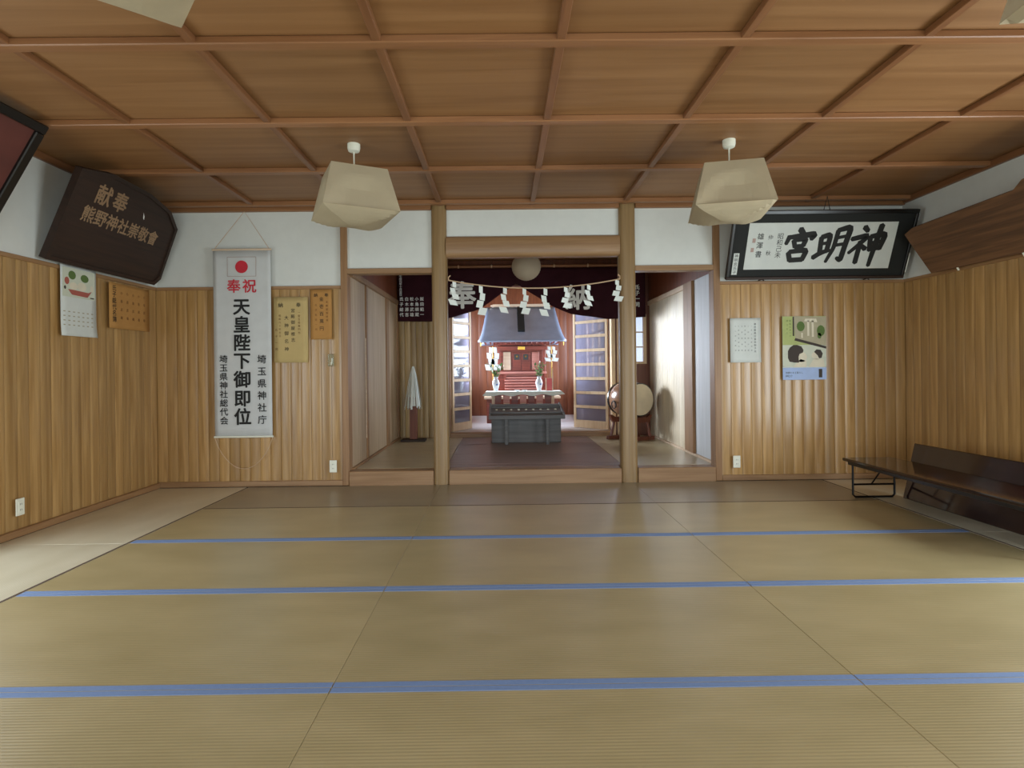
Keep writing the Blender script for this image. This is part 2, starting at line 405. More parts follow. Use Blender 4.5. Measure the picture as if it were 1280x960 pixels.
for r in range(len(YE) - 1):
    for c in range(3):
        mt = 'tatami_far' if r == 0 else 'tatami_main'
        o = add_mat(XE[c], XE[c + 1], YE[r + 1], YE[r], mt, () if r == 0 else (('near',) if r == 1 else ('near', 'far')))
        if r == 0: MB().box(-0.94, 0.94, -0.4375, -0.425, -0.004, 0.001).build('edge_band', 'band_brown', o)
yy = YF - 0.035
while yy > YB:
    y2 = max(yy - 1.82, YB)
    add_mat(XL + 0.03, XE[0] - 0.002, y2, yy, 'tatami_pale', ('right',), 'band_brown', 0.014)
    add_mat(XE[3] + 0.002, XR - 0.03, y2, yy, 'tatami_pale', ('left',), 'band_brown', 0.014)
    yy = y2

# ------------------------------------------------------------------ ceiling
ceil = struct(MB().box(XL - 0.1, XR + 0.1, YB - 0.1, YF + 0.1, ZC + 0.012, ZC + 0.1).build('ceiling', 'gap_dark'))
BX = [-2.423 + 0.91 * k for k in range(-1, 8)]
BY = [3.756 + 0.91 * k for k in range(-6, 3)]
ex = [XL] + BX[1:-1] + [XR]; ex = [XL] + [b for b in BX if XL + 0.1 < b < XR - 0.1] + [XR]
ey = [YB] + [b for b in BY if YB + 0.1 < b < YF - 0.1] + [YF]
for i in range(len(ex) - 1):
    for j in range(len(ey) - 1):
        MB().box(-(ex[i + 1] - ex[i]) / 2, (ex[i + 1] - ex[i]) / 2, -(ey[j + 1] - ey[j]) / 2, (ey[j + 1] - ey[j]) / 2, 0, 0.012).build(
            'ceiling_panel', 'ceiling_panel', ceil, loc=((ex[i] + ex[i + 1]) / 2, (ey[j] + ey[j + 1]) / 2, ZC))
for b in ex[1:-1]:
    MB().box(-0.023, 0.023, YB, YF, -0.034, 0.0, 0.004).build('batten', 'ceiling_batten_y', ceil, loc=(b, 0, ZC))
for b in ey[1:-1]:
    MB().box(XL, XR, -0.033, 0.033, -0.040, 0.0, 0.005).build('batten', 'ceiling_batten', ceil, loc=(0, b, ZC))

# ------------------------------------------------------------------ far wall (y = YF) with the opening to the inner hall
wall_far = MB()
wall_far.box(XL - 0.1, PX[0], YF + 0.012, YF + 0.1, ZW - 0.0, ZC + 0.05)
wall_far.box(PX[3], XR + 0.1, YF + 0.012, YF + 0.1, ZW - 0.0, ZC + 0.05)
wall_far.box(PX[0], PX[1], YF + 0.012, YF + 0.1, 2.15, ZC + 0.05)
wall_far.box(PX[1], PX[2], YF + 0.012, YF + 0.1, 2.40, ZC + 0.05)
wall_far.box(PX[2], PX[3], YF + 0.012, YF + 0.1, 2.15, ZC + 0.05)
wall_far = struct(wall_far.build('wall_far', 'plaster'))
MB().box(XL - 0.1, PX[0], YF + 0.02, YF + 0.1, -0.1, ZW).build('backing', 'gap_dark', wall_far)
MB().box(PX[3], XR + 0.1, YF + 0.02, YF + 0.1, -0.1, ZW).build('backing', 'gap_dark', wall_far)
def board_mesh(wd, h, mt, d=0.016, crown=0.0028):
    # a vertical board: crowned face towards -y, eased edges
    n = 8; pts = []
    for i in range(n + 1):
        u = -1 + 2 * i / n
        e = 0.0 if 0 < i < n else 0.0018
        pts.append((u * (wd / 2 - 0.0012), -d - crown * (1 - u * u) + e))
    pts += [(wd / 2 - 0.0012, 0), (-wd / 2 + 0.0012, 0)]
    return MB().prism(pts, 0, h, 'xy').mesh('board', mt, True)
BM = {}
def boards(parent, p0, p1, z0, z1, mt, wd=0.104, y_sign=None):
    # boards side by side from p0 to p1 (left to right as seen from inside the room)
    p0 = Vector(p0); p1 = Vector(p1); L = (p1 - p0).length; n = max(1, round(L / wd)); ww = L / n
    key = (round(ww, 4), round(z1 - z0, 3), mt)
    if key not in BM: BM[key] = board_mesh(ww, z1 - z0, mt)
    d = (p1 - p0).normalized(); rz = math.atan2(d.y, d.x)
    for i in range(n):
        p = p0 + d * ww * (i + 0.5)
        link('board', BM[key], parent, (p.x, p.y, z0), (0, 0, rz + random.uniform(-0.022, 0.022)))
boards(wall_far, (XL - 0.01, YF + 0.02), (PX[0] - 0.025, YF + 0.02), 0.05, ZW - 0.03, 'wall_boards')
boards(wall_far, (PX[3] + 0.025, YF + 0.02), (XR + 0.01, YF + 0.02), 0.05, ZW - 0.03, 'wall_boards')
def trim(n, mb, mt, parent=None, smooth=False):
    o = mb.build(n, mt, parent, smooth)
    if not parent: struct(o)
    return o
# head rails above the boarding, baseboards, crown beam
for a, b in ((XL, PX[0] - 0.02), (PX[3] + 0.02, XR)):
    MB().box(a, b, YF - 0.012, YF + 0.03, ZW - 0.032, ZW, 0.004).build('head_rail', 'trim_wood', wall_far)
    struct(MB().box(a, b, YF - 0.02, YF + 0.01, 0.0, 0.055, 0.004).build('baseboard_far', 'beam_wood'))
for a, b in ((XL, PX[1] - 0.075), (PX[1] + 0.075, PX[2] - 0.08), (PX[2] + 0.08, XR)):
    MB().box(a, b, YF - 0.035, YF + 0.03, 2.725, ZC, 0.006).build('crown_beam', 'ceiling_batten', wall_far)
# posts
for x, hw in ((PX[1], 0.078), (PX[2], 0.084)):
    mb = MB(); n = 28; pts = []
    for k in range(n):
        a = 2 * PI * k / n; c, s = math.cos(a), math.sin(a); e = 0.62
        pts.append((math.copysign(abs(c) ** e, c) * hw, math.copysign(abs(s) ** e, s) * hw))
    mb.prism(pts, 0, ZC, 'xy'); mb.build('post', 'post_wood', wall_far, True, loc=(x, YF + 0.04, 0))
for x0, x1, in ((PX[0] - 0.02, PX[0] + 0.045), (PX[3] - 0.045, PX[3] + 0.02)):
    MB().box(x0, x1, YF - 0.02, YF + 0.12, 0.0, 2.73, 0.005).build('post', 'trim_wood_z', wall_far)
# lintels of the side bays, round beam over the middle bay, sill
for x0, x1 in ((PX[0] + 0.04, PX[1] - 0.07), (PX[2] + 0.075, PX[3] - 0.04)):
    MB().box(x0, x1, YF - 0.015, YF + 0.11, 2.10, 2.152, 0.004).build('lintel', 'beam_wood', wall_far)
pts = []
for k in range(28):
    a = 2 * PI * k / 28; c, s = math.cos(a), math.sin(a); e = 0.6
    pts.append((YF + 0.04 + math.copysign(abs(c) ** e, c) * 0.075, 2.358 + math.copysign(abs(s) ** e, s) * 0.107))
MB().prism(pts, PX[1] + 0.07, PX[2] - 0.075, 'yz').build('beam', 'beam_wood', wall_far, True)
for x0, x1 in ((PX[0] + 0.045, PX[1] - 0.076), (PX[1] + 0.076, PX[2] - 0.082), (PX[2] + 0.082, PX[3] - 0.045)):
    MB().box(x0, x1, YF - 0.03, YF + 0.13, -0.02, FZ, 0.006).build('sill', 'beam_wood', wall_far)

# ------------------------------------------------------------------ side walls and rear wall
def side_wall(name, x, sgn, y_vis, windows):
    # sgn: -1 for the left wall (room lies at +x), +1 for the right wall
    xo = x + sgn * 0.1
    a, b = min(x, xo), max(x, xo)
    mb = MB().box(a, b, YB - 0.1, YF + 0.1, ZW, ZC + 0.05)
    o = struct(mb.build(name, 'plaster'))
    lo = MB()
    segs = []; y = YB - 0.1
    for (w0, w1, z0, z1) in windows:
        segs.append((y, w0, -0.1, ZW)); segs.append((w0, w1, -0.1, z0)); segs.append((w0, w1, z1, ZW)); y = w1
    segs.append((y, y_vis, -0.1, ZW))
    for y0, y1, z0, z1 in segs:
        if y1 - y0 > 0.01 and z1 - z0 > 0.01: lo.box(a, b, y0, y1, z0, z1)
    lo.build('panelling', 'wall_boards', o)
    MB().box(min(x + sgn * 0.02, xo), max(x + sgn * 0.02, xo), y_vis, YF + 0.1, -0.1, ZW).build('backing', 'gap_dark', o)
    if sgn < 0: boards(o, (x - 0.02, y_vis), (x - 0.02, YF), 0.05, ZW - 0.03, 'wall_boards')
    else: boards(o, (x + 0.02, YF), (x + 0.02, y_vis), 0.05, ZW - 0.03, 'wall_boards')
    i0, i1 = (x - 0.03, x + 0.012) if sgn < 0 else (x - 0.012, x + 0.03)
    MB().box(i0, i1, YB, YF - 0.012, ZW - 0.032, ZW, 0.004).build('head_rail', 'trim_wood_y', o)
    i0, i1 = (x - 0.03, x + 0.03) if sgn < 0 else (x - 0.03, x + 0.03)
    MB().box(i0, i1, YB, YF - 0.035, 2.735, ZC, 0.005).build('crown_beam', 'ceiling_batten_y', o)
    struct(MB().box(x - 0.03 if sgn > 0 else x - 0.01, x + 0.01 if sgn > 0 else x + 0.03, YB, YF - 0.02, 0.0, 0.05, 0.004).build('baseboard_left' if sgn < 0 else 'baseboard_right', 'trim_wood_y'))
    for (w0, w1, z0, z1) in windows:
        fr = MB()
        fr.box(a - 0.01, b + 0.01, w0, w0 + 0.05, z0, z1).box(a - 0.01, b + 0.01, w1 - 0.05, w1, z0, z1)
        fr.box(a - 0.01, b + 0.01, w0, w1, z0, z0 + 0.05).box(a - 0.01, b + 0.01, w0, w1, z1 - 0.05, z1)
        m = (w0 + w1) / 2; fr.box(a + 0.03, b - 0.03, m - 0.025, m + 0.025, z0, z1)
        fr.build('window_frame', 'trim_wood_z', o)
    return o
wall_left = side_wall('wall_left', XL, -1, 3.75, [(0.1, 3.7, 0.15, 1.9)])  # unseen window, lengthened along the wall to light the left mats
wall_right = side_wall('wall_right', XR, 1, 3.8, [(0.8, 3.75, 0.12, 1.88)])
wb = MB()
wb.box(XL - 0.1, -1.9, YB - 0.1, YB, -0.1, ZC + 0.05).box(3.1, XR + 0.1, YB - 0.1, YB, -0.1, ZC + 0.05).box(-1.9, 3.1, YB - 0.1, YB, 2.1, ZC + 0.05)
struct(wb.build('wall_back', 'plaster'))
struct(MB().box(-40, 40, -40, 50, -0.75, -0.7).build('ground', 'ground_green'))

# ------------------------------------------------------------------ inner hall
hall_floor = struct(MB().box(HX0 - 0.1, HX1 + 0.1, YF + 0.1, AY0 + 0.02, -0.1, FZ - 0.022).build('floor_hall', 'gap_dark'))
def hall_mat(x0, x1, y0, y1, mt, nm='tatami_mat'):
    g = 0.003
    MB().box(-(x1 - x0) / 2 + g, (x1 - x0) / 2 - g, -(y1 - y0) / 2 + g, (y1 - y0) / 2 - g, -0.021, 0, 0.002).build(nm, mt, hall_floor, loc=((x0 + x1) / 2, (y0 + y1) / 2, FZ))
y0h = YF + 0.135
for (a, b) in ((HX0 + 0.02, -0.60), (1.22, HX1 - 0.02)):
    hall_mat(a, b, y0h, 7.58, 'tatami_hall'); hall_mat(a, b, 7.58, HY - 0.03, 'tatami_hall')
for (a, b) in ((y0h, 6.02), (6.02, 6.74), (6.74, 7.6), (7.6, HY - 0.03)):
    hall_mat(-0.60, 1.22, a, b, 'dark_floor', 'floor_board')
hall_ceiling = struct(MB().box(HX0 - 0.1, HX1 + 0.1, YF + 0.1, AY0, 2.74, 2.84).build('ceiling_hall', 'ceiling_panel'))
# left hall wall: sliding board panels in a frame
wl = struct(MB().box(HX0 - 0.12, HX0 - 0.03, YF + 0.1, AY0, -0.1, 2.74).build('wall_hall_left', 'trim_wood_z'))
MB().box(HX0 - 0.03, HX0 + 0.0, YF + 0.1, HY, 2.15, 2.74).build('upper_panel', 'altar_boards', wl)
MB().box(HX0 - 0.03, HX0 + 0.025, YF + 0.1, HY, 2.09, 2.15, 0.003).build('head_rail', 'beam_wood', wl)
MB().box(HX0 - 0.03, HX0 + 0.02, YF + 0.1, HY, FZ - 0.03, FZ + 0.018, 0.003).build('sill_rail', 'trim_wood_y', wl)
for a, b, off in ((5.80, 6.40, 0.0), (6.46, 7.50, 0.0), (7.66, 8.30, 0.0)):
    MB().box(HX0 - 0.03, HX0 - 0.005 + off, a, b, FZ + 0.018, 2.09, 0.003).build('sliding_panel', 'sliding_panels', wl)
for a, b in ((6.40, 6.46), (7.50, 7.66), (8.30, HY)):
    MB().box(HX0 - 0.03, HX0 + 0.012, a, b, FZ + 0.018, 2.09, 0.003).build('post', 'trim_wood_z', wl)
MB().tube([(HX0 + 0.008, 6.36, FZ + 0.25), (HX0 + 0.008, 6.36, 1.5)], 0.006, 6).build('edge_strip', 'pale_wood', wl)
# right hall wall: cream boards, post, white panel
wr = struct(MB().box(HX1 + 0.03, HX1 + 0.12, YF + 0.1, AY0, -0.1, 2.74).build('wall_hall_right', 'trim_wood_z'))
MB().box(HX1, HX1 + 0.03, YF + 0.1, HY, 2.11, 2.74).build('upper_panel', 'altar_boards', wr)
MB().box(HX1 - 0.02, HX1 + 0.03, 6.72, HY, 2.05, 2.11, 0.003).build('head_rail', 'pale_wood', wr)
MB().box(HX1 - 0.02, HX1 + 0.03, YF + 0.1, HY, FZ - 0.03, FZ + 0.022, 0.003).build('sill_rail', 'pale_wood', wr)
boards(wr, (HX1 + 0.022, HY), (HX1 + 0.022, 6.72), FZ + 0.022, 2.05, 'cream_boards', 0.075)
MB().box(HX1 - 0.03, HX1 + 0.03, 6.42, 6.72, FZ + 0.022, 2.11, 0.006).build('post', 'trim_wood_z', wr)
MB().box(HX1, HX1 + 0.03, 5.88, 6.42, FZ + 0.022, 2.11, 0.004).build('sliding_panel', 'white_panel', wr)
MB().box(HX1 - 0.02, HX1 + 0.03, 5.80, 5.88, FZ + 0.022, 2.11, 0.004).build('jamb', 'pale_wood', wr)
# back wall of the hall with the doorway to the altar room and a small window on the right
wk = MB()
wk.box(HX0 - 0.1, AX0, HY + 0.02, AY0, -0.1, 2.74)
wk.box(AX1, 1.74, HY + 0.02, AY0, -0.1, 2.74).box(2.10, HX1 + 0.1, HY + 0.02, AY0, -0.1, 2.74)
wk.box(1.74, 2.10, HY + 0.02, AY0, -0.1, 1.21).box(1.74, 2.10, HY + 0.02, AY0, 1.90, 2.74)
wk.box(AX0, AX1, HY + 0.02, AY0, 2.36, 2.74)
wk = struct(wk.build('wall_hall_back', 'altar_boards'))
boards(wk, (HX0, HY + 0.02), (AX0 - 0.04, HY + 0.02), FZ, 2.74, 'hall_boards', 0.085)
for x0, x1 in ((AX0 - 0.05, AX0 + 0.03), (AX1 - 0.02, AX1 + 0.035), (AX1 + 0.06, AX1 + 0.10)):
    MB().box(x0, x1, HY - 0.02, AY0 + 0.0, FZ, 2.36, 0.004).build('jamb', 'door_wood' if x0 > 1 else 'trim_wood_z', wk)
MB().box(AX0 + 0.03, AX1 - 0.02, HY - 0.02, AY0 + 0.0, FZ - 0.02, AZ + 0.002, 0.004).build('threshold', 'trim_wood', wk)
win1 = MB()
win1.box(1.72, 1.76, HY - 0.01, HY + 0.06, 1.19, 1.92).box(2.08, 2.12, HY - 0.01, HY + 0.06, 1.19, 1.92)
win1.box(1.76, 2.08, HY - 0.01, HY + 0.06, 1.19, 1.225).box(1.76, 2.08, HY - 0.01, HY + 0.06, 1.885, 1.92)
for z in (1.44, 1.66): win1.box(1.76, 2.08, HY + 0.02, HY + 0.04, z - 0.009, z + 0.009)
win1 = struct(win1.build('window_1', 'door_wood'))
MB().box(1.76, 2.08, HY + 0.028, HY + 0.032, 1.225, 1.885).build('pane', 'pane_glass', win1)

# ------------------------------------------------------------------ altar room
fa = struct(MB().box(AX0 - 0.1, AX1 + 0.1, AY0, AY1 + 0.1, -0.1, AZ - 0.012).build('floor_altar', 'gap_dark'))
n = 14
for i in range(n):
    y0 = AY0 + (AY1 - AY0) * i / n; y1 = AY0 + (AY1 - AY0) * (i + 1) / n
    MB().box(AX0, AX1, -(y1 - y0) / 2 + 0.0015, (y1 - y0) / 2 - 0.0015, -0.012, 0).build('floor_board', 'altar_floor', fa, loc=(0, (y0 + y1) / 2, AZ))
struct(MB().box(AX0 - 0.1, AX1 + 0.1, AY0, AY1 + 0.1, 3.0, 3.1).build('ceiling_altar', 'ceiling_panel'))
struct(MB().box(AX0 - 0.1, AX1 + 0.1, AY0 - 0.12, AY0, 2.74, 3.1).build('wall_altar_front', 'altar_boards'))
wab = struct(MB().box(AX0 - 0.1, AX1 + 0.1, AY1 + 0.02, AY1 + 0.1, -0.1, 3.0).build('wall_altar_back', 'altar_boards'))
boards(wab, (AX0, AY1 + 0.02), (AX1, AY1 + 0.02), AZ, 3.0, 'altar_boards', 0.16)
for nm, x0, x1 in (('wall_altar_left', AX0 - 0.1, AX0), ('wall_altar_right', AX1, AX1 + 0.1)):
    mb = MB().box(x0, x1, AY0, 9.15, -0.1, 3.0).box(x0, x1, 11.3, AY1 + 0.1, -0.1, 3.0)
    mb.box(x0, x1, 9.15, 11.3, -0.1, 0.95).box(x0, x1, 9.15, 11.3, 2.2, 3.0)
    o = struct(mb.build(nm, 'altar_boards'))
    fr = MB()
    for y in (9.15, 9.86, 10.57, 11.26): fr.box(x0 + 0.03, x1 - 0.03, y, y + 0.04, 0.95, 2.2)
    for z in (0.95, 1.35, 1.75, 2.16): fr.box(x0 + 0.035, x1 - 0.035, 9.15, 11.3, z, z + 0.035)
    fr.build('window_frame', 'door_wood', o)
    for y in (9.19, 9.90, 10.61): MB().box((x0 + x1) / 2 - 0.002, (x0 + x1) / 2 + 0.002, y, y + 0.65, 0.985, 2.16).build('pane', 'window_glass', o)

# ------------------------------------------------------------------ lattice doors, folded into the altar room
def lattice_door(name, hinge, free, mirror):
    h = Vector(hinge); f = Vector(free); L = (f - h).length; rz = math.atan2(f.y - h.y, f.x - h.x)
    d = struct(bpy.data.objects.new(name, None)); COL.objects.link(d); d.location = (h.x, h.y, AZ + 0.005); d.rotation_euler = (0, 0, rz)
    H = 2.06; t = 0.017
    for a, b in ((0, 0.045), (L - 0.045, L)): MB().box(a, b, -t, t, 0, H, 0.003).build('stile', 'door_wood', d)
    MB().box(0.045, L - 0.045, -t, t, 0, 0.12, 0.002).build('rail', 'door_wood', d)
    MB().box(0.045, L - 0.045, -t, t, H - 0.06, H, 0.002).build('rail', 'door_wood', d)
    zs = [0.33, 0.55, 0.77, 0.99, 1.21, 1.43, 1.65, 1.85]
    for z in zs: MB().box(0.045, L - 0.045, -t, t, z - 0.022, z + 0.022, 0.002).build('rail', 'door_wood', d)
    e = [0.12] + zs + [H - 0.06]
    for i in range(len(e) - 1):
        a = e[i] + (0.022 if i else 0); b = e[i + 1] - (0.022 if i < len(e) - 2 else 0)
        MB().box(0.045, L - 0.045, -0.002, 0.002, a, b).build('pane', 'frosted_glass', d)
    return d
lattice_door('door_1', (-0.772, 8.60), (-0.515, 9.08), False)
lattice_door('door_2', (1.585, 8.60), (1.13, 9.10), True)

# ------------------------------------------------------------------ small shrine on its platform
sh = thing('wooden_shrine', 'small red-brown wooden shrine with grey metal roof at the centre of the altar room', 'shrine', (0.33, 10.35, AZ))
# local origin at floor centre
MB().box(-0.62, 0.62, -0.45, 0.55, 0.0, 0.42, 0.006).build('platform', 'red_wood', sh)
MB().box(-0.66, 0.66, -0.50, 0.58, 0.42, 0.46, 0.004).build('platform_top', 'pale_wood', sh)
MB().box(-0.42, 0.42, -0.10, 0.5, 0.46, 1.45).build('body', 'red_wood', sh)
for i in range(8):
    z0 = 0.46 + i * 0.048
    MB().box(-0.29, 0.29, -0.442 + i * 0.042, -0.12, z0, z0 + 0.022).build('riser', 'red_wood', sh)
    MB().box(-0.30, 0.30, -0.46 + i * 0.042, -0.12, z0 + 0.022, z0 + 0.047, 0.003).build('step', 'red_step', sh)
MB().box(-0.44, 0.44, -0.24, -0.06, 0.85, 0.89, 0.003).build('veranda', 'red_step', sh)
for x in (-0.42, -0.30, 0.30, 0.42):
    MB().box(x - 0.02, x + 0.02, -0.22, -0.18, 0.46, 0.86).build('veranda_post', 'red_wood', sh)
for x in (-0.40, 0.40):
    MB().box(x - 0.028, x + 0.028, -0.20, -0.144, 0.89, 1.42, 0.004).build('pillar', 'red_wood', sh)
for x0, x1 in ((-0.155, -0.004), (0.004, 0.155)):
    d = MB().box(x0, x1, -0.125, -0.098, 0.91, 1.23, 0.003).build('door', 'red_wood', sh)
    MB().lathe([(0.0, -0.012), (0.016, -0.008), (0.018, 0.0)], 10, ((x0 + x1) / 2, -0.125, 1.16), 'Y').build('fitting', 'gold', d)
    MB().box(x0 + 0.03, x1 - 0.03, -0.131, -0.122, 1.10, 1.20).build('grille', 'black_lacquer', d)
MB().box(-0.32, -0.19, -0.12, -0.10, 0.92, 1.24, 0.003).build('side_panel', 'pale_wood', sh)
MB().box(0.19, 0.32, -0.12, -0.10, 0.92, 1.24, 0.003).build('side_panel', 'red_step', sh)
MB().box(-0.46, 0.46, -0.22, -0.09, 1.27, 1.34, 0.004).build('lintel', 'red_wood', sh)
MB().box(-0.50, 0.50, -0.26, -0.07, 1.36, 1.42, 0.004).build('lintel', 'red_wood', sh)
MB().box(-0.06, 0.06, -0.235, -0.22, 1.275, 1.335, 0.004).build('crest', 'gold', sh)
# curved roof
def roof_fn(u, v):
    # v: 0 eave front, 1 ridge
    hw = 0.745 - 0.13 * v ** 0.8
    y = -0.72 + 0.72 * v + 0.0
    z = 1.405 + 0.64 * (v ** 1.25)
    return (hw * (2 * u - 1), y, z)
rf = MB().grid(roof_fn, 20, 14)
rf.grid(lambda u, v: (roof_fn(u, 1 - v)[0], 0.0 + 0.72 * v, roof_fn(u, 1 - v)[2]), 20, 10)
rf = rf.build('roof', 'roof_metal', sh, True, solid=0.03)
MB().prism([(-0.50, 2.06), (0.50, 2.06), (0.545, 2.085), (0.49, 2.105), (-0.49, 2.105), (-0.545, 2.085)], -0.05, 0.05, 'xz').build('ridge', 'pale_wood', rf)
# black ridge band lying on the front slope
bb = MB()
for i in range(8):
    v0, v1 = 0.32 + 0.66 * i / 8, 0.32 + 0.66 * (i + 1) / 8
    a = roof_fn(0.5, v0); b = roof_fn(0.5, v1); x0, x1 = -0.065, 0.055
    bb.add([(x0, a[1], a[2] + 0.012), (x1, a[1], a[2] + 0.012), (x1, b[1], b[2] + 0.012), (x0, b[1], b[2] + 0.012),
            (x0, a[1] - 0.02, a[2] + 0.05), (x1, a[1] - 0.02, a[2] + 0.05), (x1, b[1] - 0.02, b[2] + 0.05), (x0, b[1] - 0.02, b[2] + 0.05)],
           [(4, 5, 6, 7), (0, 4, 7, 3), (1, 2, 6, 5), (0, 1, 5, 4), (3, 7, 6, 2)])
bb.build('roof_band', 'black_cloth', rf)
for i in range(15):
    x = -0.63 + 0.09 * i
    MB().box(x - 0.012, x + 0.012, -0.66, -0.1, 1.375, 1.40).build('rafter', 'red_wood', sh)
for x in (-0.70, 0.70):
    MB().tube([(x, -0.66, 1.40), (x, -0.66, 1.33)], 0.008, 6).build('pendant', 'gold', sh)
MB().box(-0.66, -0.56, -0.3, 0.45, 0.46, 0.5).build('side_rail', 'pale_wood', sh)

# altar table with white cloth
at = thing('altar_table', 'long low altar table with red panels and white-edged top before the shrine', 'table', (0.31, 9.12, AZ))
MB().box(-0.56, 0.56, -0.20, 0.20, 0.545, 0.575, 0.004).build('table_top', 'red_wood', at)
for x in (-0.47, 0.47):
    for y in (-0.15, 0.15): MB().box(x - 0.02, x + 0.02, y - 0.02, y + 0.02, 0, 0.545, 0.002).build('leg', 'pale_wood', at)
MB().box(-0.50, 0.50, -0.185, -0.145, 0.345, 0.37, 0.003).build('lower_rail', 'pale_wood', at)
MB().box(-0.52, 0.52, -0.14, 0.14, 0.335, 0.345, 0.002).build('lower_shelf', 'red_wood', at)
for i in range(7):
    x = -0.39 + 0.13 * i
    p = MB().box(x - 0.052, x + 0.052, -0.165, -0.15, 0.372, 0.54, 0.003).build('panel', 'red_wood' if i % 2 == 0 else 'red_step', at)
    if i % 2: MB().box(x - 0.045, x + 0.045, -0.172, -0.165, 0.375, 0.40).build('plate', 'pale_wood', p)
def cl(u, v):
    x = -0.585 + 1.19 * u
    if v < 0.3: y, z = 0.20 - 0.40 * v / 0.3, 0.578
    else:
        k = (v - 0.3) / 0.7; y = -0.203 - 0.012 * k + 0.006 * math.sin(u * 40); z = 0.578 - 0.055 * k - 0.012 * math.sin(u * 23) * k
        x += (0.05 * k if u > 0.97 else (-0.05 * k if u < 0.03 else 0))
    return (x, y, z)
tag(MB().grid(cl, 48, 10).build('altar_cloth', 'shide_paper', None, True, loc=(0.31, 9.12, AZ + 0.003), solid=0.003), 'white paper cloth spread over the altar table top', 'cloth')

def vase(x, y, z, label, cat='vase'):
    v = thing('flower_vase', label, cat, (x, y, z), group='blue and white vases on the altar table')
    MB().lathe([(0.03, 0), (0.038, 0.01), (0.034, 0.03), (0.052, 0.09), (0.058, 0.13), (0.045, 0.175), (0.028, 0.20), (0.03, 0.215), (0.04, 0.23), (0.034, 0.228)], 20).build('body', 'porcelain', v, True)
    for k in range(5):
        a = 2 * PI * k / 5
        m2 = MB().lathe([(0.0, 0.0), (0.012, 0.001), (0.016, 0.003)], 8)
        m2.build('painted_flower', 'cobalt', v, loc=(0.056 * math.cos(a), 0.056 * math.sin(a), 0.11 + 0.02 * (k % 2)), rot=(0, -PI / 2 + 0.1, a))
    br = MB(); lf = MB()
    for k in range(14):
        a = random.uniform(0, 2 * PI); r = random.uniform(0.04, 0.125); h = random.uniform(0.08, 0.22)
        p0 = Vector((0, 0, 0.2)); p1 = Vector((r * 0.4 * math.cos(a), r * 0.4 * math.sin(a), 0.22 + h * 0.5)); p2 = Vector((r * math.cos(a), r * math.sin(a), 0.22 + h))
        br.tube([p0, p1, p2], 0.0025, 5)
        for q in range(6):
            t = 0.25 + 0.75 * q / 5; c = p0.lerp(p1, t * 2) if t < 0.5 else p1.lerp(p2, (t - 0.5) * 2)
            d = Vector((random.uniform(-1, 1), random.uniform(-1, 1), random.uniform(-0.1, 0.9))).normalized(); s = d.cross(Vector((0.3, 0.2, 1))).normalized()
            l = random.uniform(0.045, 0.07)
            lf.add([c, c + d * l * 0.5 + s * l * 0.28, c + d * l, c + d * l * 0.5 - s * l * 0.28], [(0, 1, 2, 3)])
    br.build('twigs', 'stem', v); o = lf.build('leaves', 'leaf', v); o['kind'] = 'stuff'
    return v
vase(-0.115, 9.12, AZ + 0.582, 'blue and white vase of green leaves on the left of the altar table')
vase(0.575, 9.12, AZ + 0.582, 'blue and white vase of leaves on the right of the altar table')
for x, lb in ((0.22, 'left one of two small white dishes on the altar table'), (0.34, 'right one of two small white dishes on the altar table')):
    d = MB().lathe([(0.02, 0), (0.024, 0.006), (0.045, 0.022), (0.042, 0.022), (0.0, 0.01)], 18).build('offering_dish', 'porcelain', None, True, loc=(x, 9.06, AZ + 0.582))
    tag(d, lb, 'dish', 'small white dishes on the altar table')

# paper zigzag streamers
def zigzag(w, h, n, skew, flip):
    mb = MB(); x = 0.0; sg = 1 if flip else -1
    z = 0.0
    for i in range(n):
        hh = h / n * 1.12; ww = w * (0.35 + 0.65 * (i + 0.6) / n)
        ox = sg * (0.28 if i % 2 else -0.12) * ww
        y = -0.0025 * i
        pts = [(ox - ww / 2, z), (ox + ww / 2, z - 0.012), (ox + ww / 2 - sg * skew * (i / n), z - hh), (ox - ww / 2 - sg * skew * (i / n), z - hh + 0.012)]
        mb.prism(pts, y, y - 0.0015, 'xz'); z -= h / n
    return mb
def streamer_stand(name, x, y, flip, label):
    g = thing(name, label, 'streamers', (x, y, AZ + 0.4625), group='white paper streamers on rods beside the shrine')
    MB().box(-0.035, 0.035, -0.035, 0.035, 0, 0.04, 0.003).build('base', 'stand_wood', g)
    MB().tube([(0, 0, 0.04), (0, 0, 0.86)], 0.008, 8).build('rod', 'gold', g)
    for s in (-1, 1):
        zz = zigzag(0.135 if not flip else 0.11, 0.40 if not flip else 0.26, 4, 0.03, s > 0)
        zz.build('streamer', 'shide_paper', g, loc=(s * 0.045 * (1 if flip else 1), -0.012, 0.86))
    return g
streamer_stand('streamer_wand', -0.17, 9.86, False, 'long white paper streamers hanging left of the shrine steps')
streamer_stand('streamer_wand', 0.84, 9.86, True, 'shorter white paper streamers hanging right of the shrine steps')
bx = thing('red_box', 'narrow upright red box, its lit edge added as pale strips, beside the right vase', 'box', (0.74, 9.22, AZ + 0.582))
MB().box(-0.05, 0.05, -0.06, 0.06, 0, 0.20, 0.003).build('body', 'bright_red', bx)
for x in (-0.052, 0.052): MB().box(x - 0.008, x + 0.008, -0.068, -0.058, 0, 0.205 if x < 0 else 0.36, 0.001).build('edge_strip', 'pale_wood', bx)  # light catching the box edge, put on as pale strips

